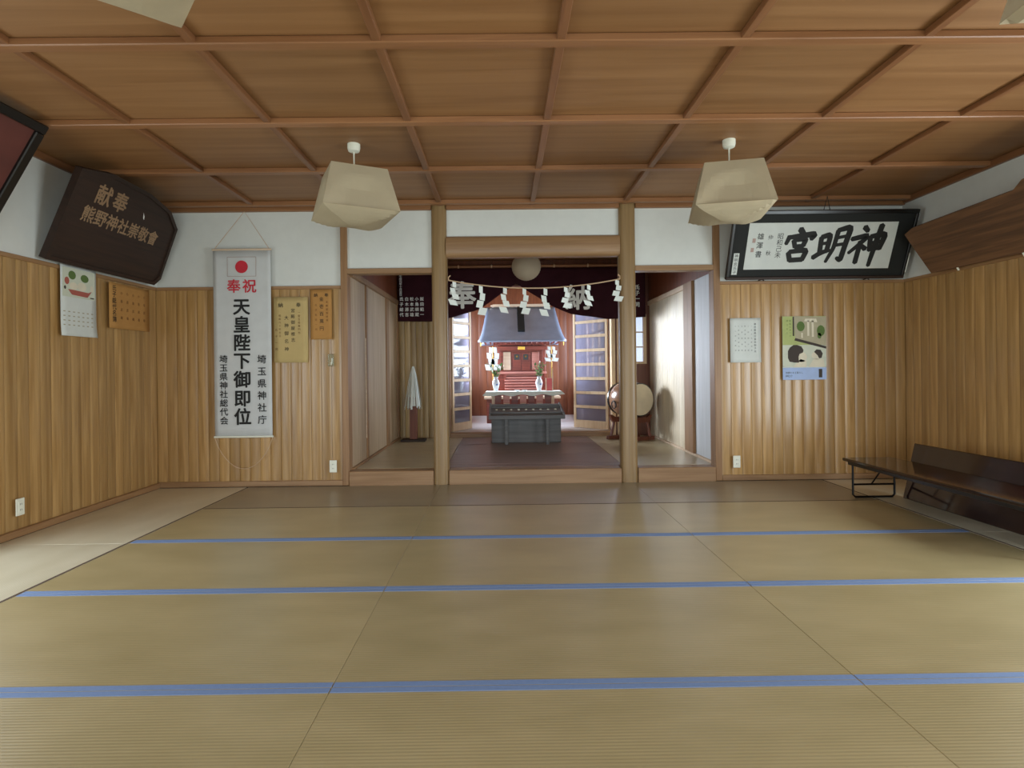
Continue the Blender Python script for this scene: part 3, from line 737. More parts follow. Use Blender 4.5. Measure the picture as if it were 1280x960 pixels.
# ------------------------------------------------------------------ offertory box
ob = thing('offertory_box', 'grey wooden offertory box with studded sloping top in front of the altar', 'offertory box', (0.305, 7.82, FZ))
MB().box(-0.47, 0.47, -0.10, 0.28, 0.0, 0.36, 0.005).build('body', 'grey_wood', ob)
for x in (-0.27, 0.27):
    MB().box(x - 0.022, x + 0.022, -0.32, -0.28, 0.0, 0.345, 0.003).build('leg', 'grey_wood', ob)
top = MB().prism([(-0.36, 0.345), (0.30, 0.36), (0.30, 0.50), (0.26, 0.50), (-0.36, 0.385)], -0.475, 0.475, 'yz').build('sloping_top', 'grey_wood', ob)
MB().box(-0.50, 0.50, -0.38, -0.34, 0.34, 0.39, 0.004).build('front_rail', 'grey_wood', top)
for s in (-1, 1): MB().prism([(-0.36, 0.385), (0.30, 0.49), (0.30, 0.52), (-0.36, 0.415)], s * 0.475, s * 0.497, 'yz').build('side_rail', 'grey_wood', top)
for i in range(9):
    x = -0.40 + 0.1 * i
    MB().lathe([(0.017, 0), (0.014, 0.008), (0.0, 0.012)], 10).build('stud', 'white_plastic', top, True, loc=(x, -0.06, 0.442), rot=(0.18, 0, 0))
for y in (-0.22, 0.06, 0.16):
    z = 0.385 + (y + 0.36) * 0.1855
    MB().box(-0.475, 0.475, y - 0.018, y + 0.018, z - 0.01, z + 0.014, 0.002).build('slat', 'grey_wood', top)

# ------------------------------------------------------------------ drum on its stand
dr = thing('taiko_drum', 'barrel drum with pale skin behind the right post', 'drum', (1.76, 7.93, 0.70), (0, 0, 0.42))
# axis along local y, front skin at -y
prof = []
for i in range(13):
    t = i / 12; prof.append((0.205 + 0.055 * math.sin(PI * t), -0.23 + 0.46 * t))
MB().lathe(prof, 36, (0, 0, 0), 'Y').build('barrel', 'drum_body', dr, True)
for y in (-0.23, 0.23):
    s = -1 if y < 0 else 1
    MB().lathe([(0.204, y - s * 0.03), (0.216, y - s * 0.02), (0.212, y + s * 0.006), (0.0, y + s * 0.01)], 36, (0, 0, 0), 'Y').build('skin', 'drum_skin', dr, True)
    MB().lathe([(0.214, y - s * 0.035), (0.228, y - s * 0.03), (0.228, y - s * 0.006), (0.214, y)], 36, (0, 0, 0), 'Y').build('hoop', 'black_lacquer', dr, True)
ring = [(-0.262 - 0.035 * math.sin(2 * PI * k / 16) ** 2 * 0, -0.0 + 0.05 * math.cos(2 * PI * k / 16), -0.07 + 0.05 * math.sin(2 * PI * k / 16)) for k in range(17)]
MB().tube([(p[0] - 0.01, p[1], p[2]) for p in ring], 0.008, 6).build('ring_handle', 'black_metal', dr)
ds = thing('drum_stand', 'dark wooden cradle stand carrying the barrel drum', 'stand', (1.76, 7.93, FZ), (0, 0, 0.42))
for s in (-1, 1):
    MB().prism([(-0.25, 0.34), (-0.215, 0.345), (-0.16, 0.31), (0.16, 0.31), (0.215, 0.345), (0.25, 0.34), (0.20, 0.24), (-0.20, 0.24)], s * 0.14 - 0.02, s * 0.14 + 0.02, 'xz').build('cradle', 'stand_wood', ds)
    for q in (-1, 1):
        MB().tube([(q * 0.17, s * 0.14, 0.26), (q * 0.21, s * 0.16, 0.05)], 0.02, 6).build('leg', 'stand_wood', ds)
    MB().box(-0.27, 0.27, s * 0.16 - 0.03, s * 0.16 + 0.03, 0.0, 0.05, 0.004).build('foot', 'stand_wood', ds)
MB().box(-0.02, 0.02, -0.13, 0.13, 0.14, 0.18, 0.002).build('stretcher', 'stand_wood', ds)

# ------------------------------------------------------------------ purification wand on a stand, left bay
on = thing('purification_wand', 'wand of white paper strips standing on a reddish block in the left bay', 'wand', (-1.265, 8.05, FZ))
MB().box(-0.17, 0.17, -0.10, 0.10, 0.0, 0.03, 0.004).build('base', 'plaque_wood', on)
MB().box(-0.05, 0.05, -0.05, 0.05, 0.03, 0.62, 0.004).build('holder', 'stand_wood', on)
MB().tube([(0, 0, 0.62), (0, 0, 1.05)], 0.01, 8).build('stick', 'pale_wood', on)
for k in range(26):
    a = 2 * PI * k / 26 + random.uniform(-0.1, 0.1); R = random.uniform(0.07, 0.12); b = random.uniform(0.44, 0.50)
    c, s = math.cos(a), math.sin(a); mb = MB(); pts = []
    for i in range(6):
        t = i / 5; r = 0.012 + R * t ** 0.7; pts.append((r * c, r * s, 1.05 - (1.05 - b) * t))
    vs = []; wd = 0.013
    for i, p in enumerate(pts):
        ww = wd * (0.3 + 0.7 * i / 5); vs += [(p[0] - s * ww, p[1] + c * ww, p[2]), (p[0] + s * ww, p[1] - c * ww, p[2])]
    mb.add(vs, [(2 * i, 2 * i + 1, 2 * i + 3, 2 * i + 2) for i in range(5)])
    mb.build('paper_strip', 'shide_paper', on, solid=0.001)

# ------------------------------------------------------------------ curtain with white lettering, its pole
cu = thing('shrine_curtain', 'dark purple curtain with white characters drawn up at the centre', 'curtain', (0.3, 8.30, 0))
HEM = [(-1.81, 1.845), (-1.35, 1.84), (-1.03, 1.893), (-0.62, 2.015), (-0.095, 2.38), (0.42, 2.04), (0.71, 1.925), (1.23, 1.845), (1.78, 1.87)]
def hem(x):
    for (a, za), (b, zb) in zip(HEM, HEM[1:]):
        if a <= x <= b: return za + (zb - za) * (x - a) / (b - a)
    return 1.85
def curt(u, v):
    x = -1.81 + 3.59 * u; zt = 2.60; z = zt + (hem(x) - zt) * v
    y = 0.014 * math.sin(x * 9 + 1.5 * v) * (0.3 + v) + 0.01 * math.sin(x * 23) * v
    return (x, y, z)
MB().grid(curt, 120, 16).build('cloth', 'purple_cloth', cu, True, solid=0.004)
each_letter([('奉', -0.875, 2.215, 0.41, 0.024), ('納', 0.80, 2.165, 0.38, 0.024)], -0.036, 'white_print', cu)
it = []
for i, t in enumerate(['飯田範一', '小島順蔵', '松本武雄', '白木源吉']):
    it += column(t, -1.46 - 0.073 * i, 2.165, 1.94, 0.058, 0.012)
it += column('平成元年十月吉日', -1.765, 2.50, 2.23, 0.042, 0.012)
it += column('氏子総代', -1.755, 2.165, 1.94, 0.058, 0.014)
letters(it, -0.036).build('lettering', 'white_print', cu)
each_letter(column('氏子一同', 1.655, 2.30, 2.05, 0.075, 0.018), -0.036, 'white_print', cu)
po = thing('curtain_pole', 'bamboo pole carrying the purple curtain', 'pole', (0.3, 8.30, 2.63))
MB().tube([(-1.80, 0, 0), (-0.6, 0, 0), (0.6, 0, 0), (1.80, 0, 0)], 0.018, 10).build('rod', 'bamboo', po, True)
for x in (-1.3, -0.93, -0.45, 0.46, 0.95, 1.4):
    MB().lathe([(0.02, -0.012), (0.026, -0.006), (0.026, 0.006), (0.02, 0.012)], 12).build('loop', 'straw', po, True, loc=(x, 0, 0), rot=(0, PI / 2, 0))

# ------------------------------------------------------------------ sacred rope with zigzag papers between the posts
ro = thing('sacred_rope', 'thin straw rope with white zigzag papers strung between the two posts', 'rope', (0.3, 5.66, 0))
def rz_(x): # x local
    k = (x + 0.83) / 1.70
    return 2.022 - 0.085 * (1 - (2 * k - 1) ** 2) - 0.005 * k
MB().tube([(-0.83 + 1.70 * i / 24, -0.0, rz_(-0.83 + 1.70 * i / 24)) for i in range(25)], 0.0065, 6).build('cord', 'straw', ro, True)
for s, e in ((-1, -0.83), (1, 0.87)):
    MB().tube([(e, 0, rz_(e)), (e, 0.01, rz_(e) + 0.03), (e - s * 0.02, -0.005, rz_(e) + 0.045)], 0.006, 6).build('knot', 'straw', ro)
from_px = [(-0.775, 0.235, 0), (-0.505, 0.29, 1), (-0.275, 0.25, 0), (-0.075, 0.255, 1), (0.125, 0.275, 0), (0.335, 0.21, 1), (0.555, 0.21, 0), (0.845, 0.215, 1)]
for x, h, fl in from_px:
    zigzag(0.082, h, 4, 0.03, bool(fl)).build('zigzag_paper', 'shide_paper', ro, loc=(x, -0.008, rz_(x) - 0.002), rot=(0, 0, random.uniform(-0.35, 0.35)))

# ------------------------------------------------------------------ round paper lantern in the hall
gl = thing('globe_lantern', 'round paper lantern hanging in the hall above the rope', 'lantern', (0.30, 7.0, 2.39))
mb = MB(); prof = []
for i in range(33):
    t = -PI / 2 + PI * (0.03 + 0.94 * i / 32); r = 0.178 * math.cos(t) + 0.0016 * (1 if i % 2 else -1); prof.append((max(r, 0.01), 0.172 * math.sin(t)))
mb.lathe(prof, 32).build('shade', 'globe_paper', gl, True)
MB().tube([(0, 0, 0.17), (0, 0, 0.35)], 0.006, 6).build('cord', 'white_plastic', gl)

# ------------------------------------------------------------------ paper pendant lamps
def pendant(name, loc, rz, tilt, label):
    # loc: canopy position under the ceiling
    p = thing(name, label, 'lamp', loc, (0, 0, rz), 'square paper pendant lamps')
    MB().lathe([(0.022, -0.06), (0.04, -0.052), (0.046, -0.03), (0.046, 0.0)], 18).build('canopy', 'white_plastic', p, True)
    MB().tube([(0, 0, -0.055), (0, 0, -0.2)], 0.005, 8).build('cord', 'white_plastic', p)
    tw, bw, zt, zb = 0.195, 0.266, -0.215, -0.60
    C = [(-1, -1), (1, -1), (1, 1), (-1, 1)]
    mb = MB(); N = 8
    for k in range(4):
        a, b = C[k], C[(k + 1) % 4]
        def fn(u, v, a=a, b=b):
            hw = tw + (bw - tw) * v
            x = (a[0] * (1 - u) + b[0] * u) * hw; y = (a[1] * (1 - u) + b[1] * u) * hw
            # crumple: a trapezoid facet pressed in below a fold
            f = max(0.0, min(1.0, (v - 0.25) * 3)) * max(0.0, min(1.0, (0.5 - abs(u - 0.5)) * 4 - (1 - v) * 0.9))
            nx, ny = (a[0] + b[0]) / 2, (a[1] + b[1]) / 2
            x -= nx * f * 0.034; y -= ny * f * 0.034
            return (x, y, zt + (zb + 0.075 - zt) * v)
        mb.grid(fn, 14, 14)
    shade = mb.build('shade', 'washi', p, False, solid=0.002)
    # top sheet and the loose folded underside
    MB().box(-tw, tw, -tw, tw, zt - 0.002, zt, 0.0).build('top_sheet', 'washi', p)
    def bot(u, v):
        x = (2 * u - 1); y = (2 * v - 1); r = max(abs(x), abs(y))
        hw = bw if True else 0
        z = zb + 0.075 - 0.075 * (1 - r ** 2.2) + 0.012 * math.sin(5 * x + 2) * math.sin(4 * y) * (1 - r)
        return (x * hw, y * hw, z)
    MB().grid(bot, 16, 16).build('underside', 'washi', p, False, solid=0.002)
    fr = MB()
    for k in range(4):
        a, b = C[k], C[(k + 1) % 4]
        fr.tube([(a[0] * (tw - 0.004), a[1] * (tw - 0.004), zt - 0.004), (a[0] * (bw - 0.004), a[1] * (bw - 0.004), zb + 0.0752)], 0.003, 5)
        fr.tube([(a[0] * (tw - 0.004), a[1] * (tw - 0.004), zt - 0.004), (b[0] * (tw - 0.004), b[1] * (tw - 0.004), zt - 0.004)], 0.003, 5)
    fr.build('wire_frame', 'steel', p)
    return p
pendant('pendant_lamp', (-1.07, 4.18, ZC), 0.46, 0, 'square paper pendant lamp hanging between the banner and the left post')
pendant('pendant_lamp', (1.672, 4.17, ZC), -0.22, 0, 'square paper pendant lamp in front of the large calligraphy frame')
pendant('pendant_lamp', (-1.07, 1.50, ZC), 0.70, 0, 'square paper pendant lamp cut by the top edge, upper left')
pendant('pendant_lamp', (1.90, 1.60, ZC), -0.12, 0, 'square paper pendant lamp cut by the top edge, upper right corner')

# ------------------------------------------------------------------ hanging banner
ba = thing('hanging_banner', 'long white cloth banner with red sun and vertical black writing', 'banner', (-2.56, YF - 0.045, 0))
def bn(u, v):
    return (-0.282 + 0.564 * u, 0.004 * math.sin(u * 9) * (1 - v) - 0.0, 2.335 - 1.83 * v)
MB().grid(bn, 14, 20).build('cloth', 'cloth_white', ba, True, solid=0.003)
MB().tube([(-0.29, 0, 2.345), (0.29, 0, 2.345)], 0.010, 8).build('top_rod', 'pale_wood', ba)
MB().tube([(-0.29, 0, 0.50), (0.29, 0, 0.50)], 0.010, 8).build('bottom_rod', 'white_plastic', ba)
MB().tube([(-0.27, 0, 2.35), (0.03, 0.0, 2.72), (0.27, 0, 2.35)], 0.003, 5).build('top_cord', 'straw', ba)
MB().tube([(-0.285 + 0.57 * i / 16, -0.004, 0.495 - 0.31 * (1 - (2 * i / 16 - 1) ** 2) ** 0.8) for i in range(17)], 0.004, 5).build('bottom_cord', 'straw', ba)
poly2([disc(0.0, 2.173, 0.062, n=28)], -0.009).build('red_sun', 'red_ink', ba)
bd = []
for (x0, x1, z0, z1) in ((-0.14, 0.14, 2.268, 2.272), (-0.14, 0.14, 2.078, 2.082), (-0.142, -0.138, 2.08, 2.27), (0.138, 0.142, 2.08, 2.27)): bd.append(rect(x0, x1, z0, z1))
poly2(bd, -0.008).build('border_line', 'seal_red', ba)
each_letter([('奉', -0.078, 1.985, 0.14, 0.016), ('祝', 0.075, 1.985, 0.14, 0.016)], -0.009, 'red_ink', ba)
each_letter([(c, -0.005, z, 0.172, 0.026) for c, z in zip('天皇陛下御即位', (1.783, 1.606, 1.428, 1.25, 1.067, 0.88, 0.70))], -0.009, 'ink', ba)
each_letter(column('埼玉県神社庁', 0.187, 1.262, 0.668, 0.09, 0.012), -0.009, 'ink', ba)
each_letter(column('埼玉県神社総代会', -0.188, 1.268, 0.662, 0.082, 0.012), -0.009, 'ink', ba)

# ------------------------------------------------------------------ papers pinned to the far wall
def sheet(name, label, cat, loc, rot, wd, ht, mt, curl=0.01, body='sheet'):
    t = thing(name, label, cat, loc, rot)
    MB().grid(lambda u, v: (-wd / 2 + wd * u, -curl * (max(0, v - 0.75) * 4) ** 2 * (0.5 + 0.5 * u), ht / 2 - ht * v), 6, 12).build(body, mt, t, True, solid=0.0015)
    return t
FW = YF - 0.026
p1 = sheet('notice_paper', 'aged cream paper with brush writing just right of the banner', 'paper', (-2.09, FW, 1.55), (0, 0, 0), 0.335, 0.648, 'aged_paper')
it = [('奉', 0.075, 0.245, 0.05, 0.006), ('納', -0.10, 0.245, 0.05, 0.006)]
it += column('宮殿御屋根志', 0.02, 0.19, -0.10, 0.042, 0.003) + column('大神御名神', -0.045, 0.12, -0.19, 0.045, 0.003)
letters(it, -0.003).build('lettering', 'ink', p1)
letters(column('一金五拾萬円也', 0.08, 0.17, -0.03, 0.026, 0.0) + column('昭和六十年吉日', -0.11, 0.14, -0.06, 0.024, 0.0) + column('氏子一同', -0.145, 0.0, -0.19, 0.026), -0.003).build('lettering', 'brown_ink', p1)
p2 = sheet('notice_paper', 'smaller brown paper with brush writing next to the corner post', 'paper', (-1.792, FW, 1.70), (0, 0, 0), 0.21, 0.495, 'brown_paper')
it = [('奉', 0.055, 0.19, 0.04, 0.005), ('納', -0.05, 0.19, 0.04, 0.005)] + column('金壱百萬円', 0.005, 0.15, -0.14, 0.045, 0.004)
letters(it, -0.003).build('lettering', 'ink', p2)
letters(column('本殿屋根修理', 0.058, 0.12, -0.06, 0.022, 0.0) + column('氏子有志一同', -0.05, 0.09, -0.15, 0.024, 0.0), -0.003).build('lettering', 'brown_ink', p2)
hk = thing('plastic_hook', 'small clear plastic hook stuck to the boards under the brown paper', 'hook', (-1.70, FW, 1.245))
MB().box(-0.028, 0.028, -0.008, 0.0, -0.06, 0.06, 0.003).build('plate', 'clear_plastic', hk)
MB().tube([(0.012, -0.01, 0.02), (0.012, -0.014, -0.03), (0.012, -0.034, -0.045), (0.012, -0.036, -0.02)], 0.005, 6).build('prong', 'white_plastic', hk)

def outlet(label, loc, rot):
    o = thing('wall_outlet', label, 'outlet', loc, rot, 'cream wall outlets')
    MB().box(-0.036, 0.036, -0.008, 0.0, -0.06, 0.06, 0.003).build('plate', 'white_plastic', o)
    i = MB().box(-0.018, 0.018, -0.011, -0.007, -0.04, 0.04, 0.002).build('insert', 'white_plastic', o)
    for z in (-0.02, 0.02):
        for x in (-0.006, 0.006): MB().box(x - 0.0015, x + 0.0015, -0.0115, -0.0105, z - 0.006, z + 0.006).build('slot', 'slot_dark', i)
    return o
outlet('cream wall outlet low on the boards beneath the two notice papers', (-1.69, FW, 0.195), (0, 0, 0))
outlet('cream wall outlet low on the boards beneath the white list sheet', (2.31, FW, 0.19), (0, 0, 0))
outlet('cream wall outlet low on the left wall at the picture edge', (XL + 0.026, 4.03, 0.21), (0, 0, PI / 2))

# list sheet and picture poster right of the opening
p3 = sheet('list_sheet', 'white printed list sheet pinned beside the opening, left of the picture poster', 'paper', (2.412, FW, 1.394), (0, 0, 0), 0.305, 0.44, 'white_paper', 0.006)
letters(column('神社祭典行事年間予定', 0.095, 0.16, -0.11, 0.022, 0.002), -0.003).build('lettering', 'ink', p3)
it = []
for i, t in enumerate(['一月元旦祭初詣', '二月節分祭', '四月春季例大祭', '七月夏越祭', '十月秋季例大祭', '十二月大祓式']):
    it += column(t, 0.06 - 0.032 * i, 0.14, -0.10, 0.015, 0.0)
letters(it, -0.003).build('lettering', 'faint_ink', p3)
p4 = sheet('picture_poster', 'poster of two children praying at a household altar, pinned to the right boards', 'poster', (2.997, FW, 1.311), (0, 0, 0), 0.435, 0.63, 'white_paper', 0.002, 'sheet')
# the printed picture (flat print)
poly2([rect(-0.2175, 0.2175, 0.03, 0.315)], -0.0028).build('print_background', 'olive_print', p4)
poly2([rect(-0.2175, 0.2175, -0.185, 0.06)], -0.0026).build('print_background', 'pale_print', p4)
poly2([[(-0.09, 0.09), (0.2175, 0.02), (0.2175, 0.31), (-0.11, 0.315)]], -0.0031).build('print_altar', 'tan_print', p4)
poly2([[(-0.10, 0.075), (0.2175, -0.01), (0.2175, 0.015), (-0.09, 0.10)], rect(-0.115, -0.10, 0.12, 0.31)], -0.0033).build('print_shelf', 'hair_print', p4)
poly2([rect(0.03, 0.05, 0.12, 0.27), rect(0.075, 0.095, 0.11, 0.27), [(0.0, 0.265), (0.13, 0.255), (0.12, 0.29), (0.01, 0.29)], rect(-0.03, -0.015, 0.10, 0.15)], -0.0034).build('print_altar_frame', 'skin_print', p4)
poly2([disc(-0.035, 0.215, 0.04, 0.05, 12), disc(0.165, 0.17, 0.04, 0.055, 12), disc(0.15, 0.12, 0.02, 0.03, 10)], -0.0036).build('print_leaves', 'green_print', p4)
poly2([disc(-0.03, -0.09, 0.055, 0.05, 16), disc(0.12, -0.075, 0.05, 0.04, 16), [(-0.12, -0.19), (0.02, -0.19), (0.02, -0.13), (-0.04, -0.11)], [(0.04, -0.19), (0.20, -0.19), (0.19, -0.11), (0.09, -0.11)]], -0.0035).build('print_children', 'skin_print', p4)
poly2([[(-0.165, -0.10), (-0.165, -0.03), (-0.145, 0.005), (-0.11, 0.03), (-0.07, 0.03), (-0.03, 0.015), (-0.01, -0.02), (-0.015, -0.045), (-0.05, -0.06), (-0.06, -0.09), (-0.055, -0.145), (-0.10, -0.145), (-0.15, -0.135)]], -0.0037).build('print_hair', 'hair_print', p4)
poly2([[(0.095, -0.04), (0.12, -0.015), (0.16, -0.02), (0.182, -0.055), (0.17, -0.10), (0.145, -0.105), (0.13, -0.075)]], -0.0037).build('print_hair', 'hair_print', p4)
poly2([rect(-0.2175, 0.2175, -0.315, -0.195)], -0.0030).build('print_footer', 'blue_print', p4)
poly2([rect(0.14, 0.175, -0.295, -0.21)], -0.0034).build('print_footer_mark', 'hair_print', p4)
letters([(c, -0.18 + 0.022 * i, -0.245, 0.022, 0.001) for i, c in enumerate('神棚のある暮らし')] + [(c, -0.18 + 0.024 * i, -0.278, 0.026, 0.002) for i, c in enumerate('神社庁')], -0.0034).build('lettering', 'slot_dark', p4)
letters(column('家庭のまつり', -0.14, 0.27, 0.12, 0.022) + column('神さまと', -0.17, 0.27, 0.15, 0.022), -0.0034).build('lettering', 'green_print', p4)

# ------------------------------------------------------------------ calligraphy frame over the right boards
fr = thing('calligraphy_frame', 'large black framed panel of three bold brushed characters leaning from the wall', 'framed calligraphy', (3.075, YF - 0.07, 1.99), (0.38, 0, 0))
MB().box(-0.86, 0.86, -0.002, 0.02, 0.02, 0.635).build('mount', 'black_cloth', fr)
for x0, x1, z0, z1 in ((-0.875, 0.875, 0.0, 0.03), (-0.875, 0.875, 0.625, 0.66), (-0.875, -0.85, 0.03, 0.625), (0.85, 0.875, 0.03, 0.625)):
    MB().box(x0, x1, -0.022, 0.025, z0, z1, 0.004).build('frame_rail', 'plaque_wood' if z1 < 0.04 else 'black_lacquer', fr)
MB().box(-0.713, 0.707, -0.006, 0.0, 0.10, 0.545).build('panel', 'white_paper', fr)
KAMI = [[(.30, .97, 1.0), (.42, .86, .8)], [(.02, .66, .8), (.46, .76, 1.0), (.30, .56, .8), (.02, .30, .6)], [(.28, .60, .9), (.27, .04, .9)], [(.32, .50, .7), (.46, .40, .9)],
        [(.52, .72, .9), (.58, .36, .8)], [(.52, .72, .8), (.92, .80, 1.1), (.84, .40, .9)], [(.57, .56, .6), (.86, .60, .6)], [(.58, .40, .7), (.86, .43, .7)], [(.76, 1.02, 1.0), (.70, .5, 1.0), (.66, -.04, .7)]]
MEI = [[(.12, .70, .9), (.16, .28, .9)], [(.12, .70, .9), (.38, .78, 1.0), (.36, .30, .9)], [(.15, .52, .6), (.36, .55, .6)], [(-.02, .14, .9), (.16, .26, .9), (.44, .36, .7)],
       [(.58, .88, .9), (.55, .4, .8), (.40, .02, .6)], [(.56, .88, .8), (.94, .98, 1.1), (.88, .5, 1.0), (.84, .06, 1.0), (.70, .14, .6)], [(.58, .68, .6), (.86, .73, .6)], [(.57, .48, .6), (.86, .52, .6)]]
MIYA = [[(.42, 1.02, 1.1), (.56, .86, 1.0)], [(.12, .80, .9), (.04, .56, .7)], [(.10, .76, .8), (.5, .82, .9), (.94, .86, 1.2), (.84, .70, .8)],
        [(.28, .68, .9), (.36, .46, .8)], [(.28, .68, .8), (.68, .73, 1.0), (.62, .50, .9)], [(.35, .48, .8), (.64, .50, .8)], [(.50, .48, .6), (.42, .36, .6)],
        [(.18, .30, .9), (.28, .04, .9)], [(.20, .32, .8), (.78, .38, 1.0), (.68, .06, .9)], [(.26, .06, .9), (.70, .08, .9)]]
brush(KAMI, 0.455, 0.325, 0.35, 0.37, 0.056, -0.007, 0.05).build('brushed_character', 'ink', fr)
brush(MEI, 0.115, 0.335, 0.32, 0.35, 0.054, -0.007, 0.05).build('brushed_character', 'ink', fr)
brush(MIYA, -0.205, 0.325, 0.29, 0.31, 0.054, -0.007, 0.05).build('brushed_character', 'ink', fr)
each_letter(column('昭和己未', -0.40, 0.42, 0.24, 0.062, 0.004) + column('仲秋', -0.495, 0.41, 0.26, 0.05, -0.002) + column('雄渾書', -0.59, 0.42, 0.25, 0.066, 0.005), -0.007, 'ink', fr, 'signature_character')
poly2([rect(-0.665, -0.635, 0.36, 0.40), rect(-0.67, -0.64, 0.27, 0.31)], -0.007).build('seal', 'seal_red', fr)
MB().box(-0.825, -0.772, -0.006, 0.0, 0.05, 0.26).build('label_slip', 'white_paper', fr)
letters(column('神明宮氏子', -0.798, 0.235, 0.075, 0.036, 0.002), -0.007).build('lettering', 'ink', fr)
for z0, z1, x in ((0.06, 0.25, 0.878), (0.55, 0.62, 0.878)):
    MB().tube([(x, -0.014, z0), (x, -0.014, z1)], 0.008, 8).build('metal_rod', 'steel', fr)
MB().tube([(-0.03, 0.0, 0.655), (0.0, 0.04, 0.78), (0.03, 0.0, 0.655)], 0.004, 5).build('hanging_cord', 'black_cloth', fr)
for x in (-0.52, 0.52):
    MB().tube([(x - 0.03, 0.0, -0.012), (x, -0.012, 0.002), (x + 0.03, 0.0, -0.012)], 0.005, 5).build('hook', 'black_metal', fr)

# ------------------------------------------------------------------ plaques leaning from the side walls
pl = thing('wooden_plaque', 'dark clipped-corner wooden plaque with carved pale characters on the left wall', 'plaque', (XL + 0.045, 4.88, 2.0), (0.40, 0, PI / 2))
OUT = [(-0.67, 0), (0.64, 0.0), (0.70, 0.07), (0.65, 0.58), (0.46, 0.71), (0.12, 0.775), (-0.35, 0.785), (-0.67, 0.72)]
MB().prism(OUT, -0.03, 0.012, 'xz').build('board', 'plaque_wood', pl)
inn = [(x * 0.95 + 0.0, 0.03 + z * 0.92) for x, z in OUT]
rim = MB()
for i in range(len(OUT)):
    a, b, c, d = OUT[i], OUT[(i + 1) % len(OUT)], inn[(i + 1) % len(OUT)], inn[i]
    rim.add([(a[0], -0.03, a[1]), (b[0], -0.03, b[1]), (c[0], -0.03, c[1]), (d[0], -0.03, d[1]), (a[0], -0.042, a[1]), (b[0], -0.042, b[1]), (c[0], -0.042, c[1]), (d[0], -0.042, d[1])],
            [(4, 5, 6, 7), (0, 1, 5, 4), (3, 7, 6, 2), (0, 4, 7, 3), (1, 2, 6, 5)])
rim.build('rim', 'plaque_wood', pl)
each_letter([('奉', -0.17, 0.60, 0.17, 0.022), ('献', -0.36, 0.60, 0.17, 0.022)], -0.032, 'cream_paint', pl)
each_letter([(c, -0.44 + 0.135 * i, 0.42, 0.135, 0.02) for i, c in enumerate('熊野神社崇敬會')], -0.032, 'cream_paint', pl)
poly2([[(0.13, 0.60), (0.16, 0.57), (0.17, 0.54), (0.15, 0.555)]], -0.032).build('chip', 'white_print', pl)

pf = thing('framed_picture', 'large black framed reddish picture leaning from the left wall, cut by the picture edge', 'picture', (XL + 0.045, 2.93, 2.0), (0.53, 0, PI / 2))
MB().box(-0.74, 0.74, -0.004, 0.012, 0.05, 0.82).build('picture', 'mud_red', pf)
for x0, x1, z0, z1 in ((-0.80, 0.80, 0.0, 0.06), (-0.80, 0.80, 0.81, 0.87), (-0.80, -0.735, 0.06, 0.81), (0.735, 0.80, 0.06, 0.81)):
    MB().box(x0, x1, -0.025, 0.02, z0, z1, 0.006).build('frame_rail', 'black_lacquer', pf)

pr = thing('old_board_plaque', 'weathered brown wooden board plaque leaning from the right wall', 'plaque', (XR - 0.04, 3.90, 1.985), (0.46, 0, -PI / 2))
OR = [(-1.34, 0.0), (1.34, 0.0), (1.42, 0.10), (1.42, 0.40), (1.34, 0.455), (0.36, 0.475), (0.26, 0.53), (-0.16, 0.53), (-0.26, 0.475), (-1.30, 0.455), (-1.42, 0.42), (-1.40, 0.30)]
MB().prism(OR, -0.03, 0.012, 'xz').build('board', 'old_board', pr)

for x in (-1.05, -0.42):
    MB().tube([(x, -0.02, -0.03), (x, -0.02, 0.03)], 0.008, 8).build('peg', 'white_plastic', pr)

# ------------------------------------------------------------------ calendar and name sheet on the left wall
ca = sheet('wall_calendar', 'white wall calendar with a painted boat picture under the left plaque', 'calendar', (XL + 0.028, 4.615, 1.715), (0, 0, PI / 2), 0.385, 0.555, 'white_paper', 0.012)
poly2([rect(-0.175, 0.175, 0.03, 0.26)], -0.003).build('print_background', 'pale_print', ca)
poly2([[(-0.12, 0.09), (-0.08, 0.05), (0.09, 0.045), (0.14, 0.10), (0.10, 0.085), (-0.06, 0.09)], disc(-0.13, 0.155, 0.025, 0.03, 10)], -0.0034).build('print_boat', 'red_print', ca)
for q in (disc(-0.075, 0.205, 0.04, 0.035, 12), disc(0.06, 0.195, 0.045, 0.032, 12)): poly2([q], -0.0034).build('print_sail', 'green_print', ca)
poly2([disc(-0.06, 0.12, 0.045, 0.03, 12), disc(0.03, 0.125, 0.05, 0.035, 12), disc(0.14, 0.12, 0.018, 0.03, 8)], -0.0032).build('print_figures', 'skin_print', ca)
poly2([rect(0.12, 0.165, 0.04, 0.05), disc(-0.15, 0.10, 0.012, 0.015, 8)], -0.0036).build('print_marks', 'hair_print', ca)
poly2([rect(-0.17 + 0.05 * i, -0.17 + 0.05 * i + 0.022, -0.09 - 0.035 * j, -0.09 - 0.035 * j + 0.008) for i in range(7) for j in range(5)], -0.0032).build('print_dates', 'tan_print', ca)
ns = sheet('name_sheet', 'brown paper sheet with a column of characters right of the calendar', 'paper', (XL + 0.028, 5.245, 1.735), (0, 0, PI / 2), 0.56, 0.40, 'brown_paper', 0.002)
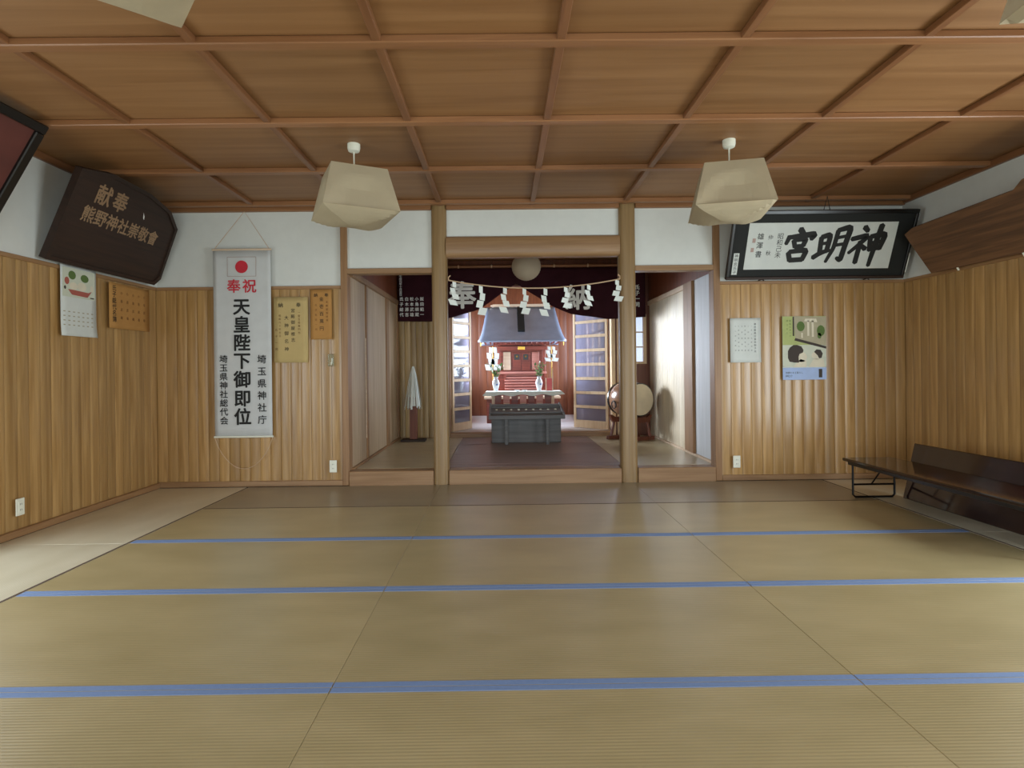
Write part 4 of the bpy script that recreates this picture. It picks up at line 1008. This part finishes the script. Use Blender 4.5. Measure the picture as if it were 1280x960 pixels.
letters(column('氏子総代名簿', -0.215, 0.155, -0.12, 0.055, 0.006), -0.003).build('lettering', 'ink', ns)
it = []
for i in range(5): it += column('小島武雄', -0.12 + 0.08 * i, 0.12, -0.10, 0.03, 0.0)
letters(it, -0.003).build('lettering', 'brown_ink', ns)

# ------------------------------------------------------------------ low tables by the right wall
def fold_leg(parent, yc, x0, x1, ztop):
    lg = MB(); r = 0.02
    pts = [(x0, yc, ztop), (x0, yc, r + 0.008), (x0 + r, yc, 0.009), (x1 - r, yc, 0.009), (x1, yc, r + 0.008), (x1, yc, ztop)]
    lg.tube(pts, 0.0085, 8); lg.tube([(x0, yc, 0.115), (x1, yc, 0.115)], 0.0085, 8)
    lg.build('leg_frame', 'black_metal', parent)
    MB().tube([(x0 + 0.16, yc, 0.115), (x0 + 0.20, yc - 0.10 if yc > 0 else yc + 0.10, ztop)], 0.006, 6).build('brace', 'black_metal', parent)
ta = thing('low_table', 'low dark lacquered folding table standing on black tube legs by the right wall', 'table', (3.175, 4.07, 0.0), (0, 0, 0.015))
MB().box(-0.215, 0.215, -0.90, 0.90, 0.305, 0.33, 0.006).build('table_top', 'lacquer_brown', ta)
MB().box(-0.19, 0.19, -0.86, 0.86, 0.275, 0.305, 0.003).build('apron', 'black_lacquer', ta)
fold_leg(ta, 0.80, -0.185, 0.175, 0.28); fold_leg(ta, -0.80, -0.185, 0.175, 0.28)
tb = thing('low_table', 'second dark lacquered folding table tipped on its long edge behind the first', 'table', (3.405, 3.95, 0.0), (0, 0.22, 0.015))
MB().box(0.0, 0.025, -0.90, 0.90, 0.0, 0.475, 0.006).build('table_top', 'lacquer_brown', tb)
MB().box(0.025, 0.05, -0.86, 0.86, 0.03, 0.445, 0.003).build('apron', 'black_lacquer', tb)
for y in (-0.7, 0.7):
    MB().tube([(0.06, y, 0.06), (0.06, y + (0.28 if y < 0 else -0.28), 0.06), (0.06, y + (0.28 if y < 0 else -0.28), 0.42), (0.06, y, 0.42)], 0.0085, 8).build('leg_frame', 'black_metal', tb)
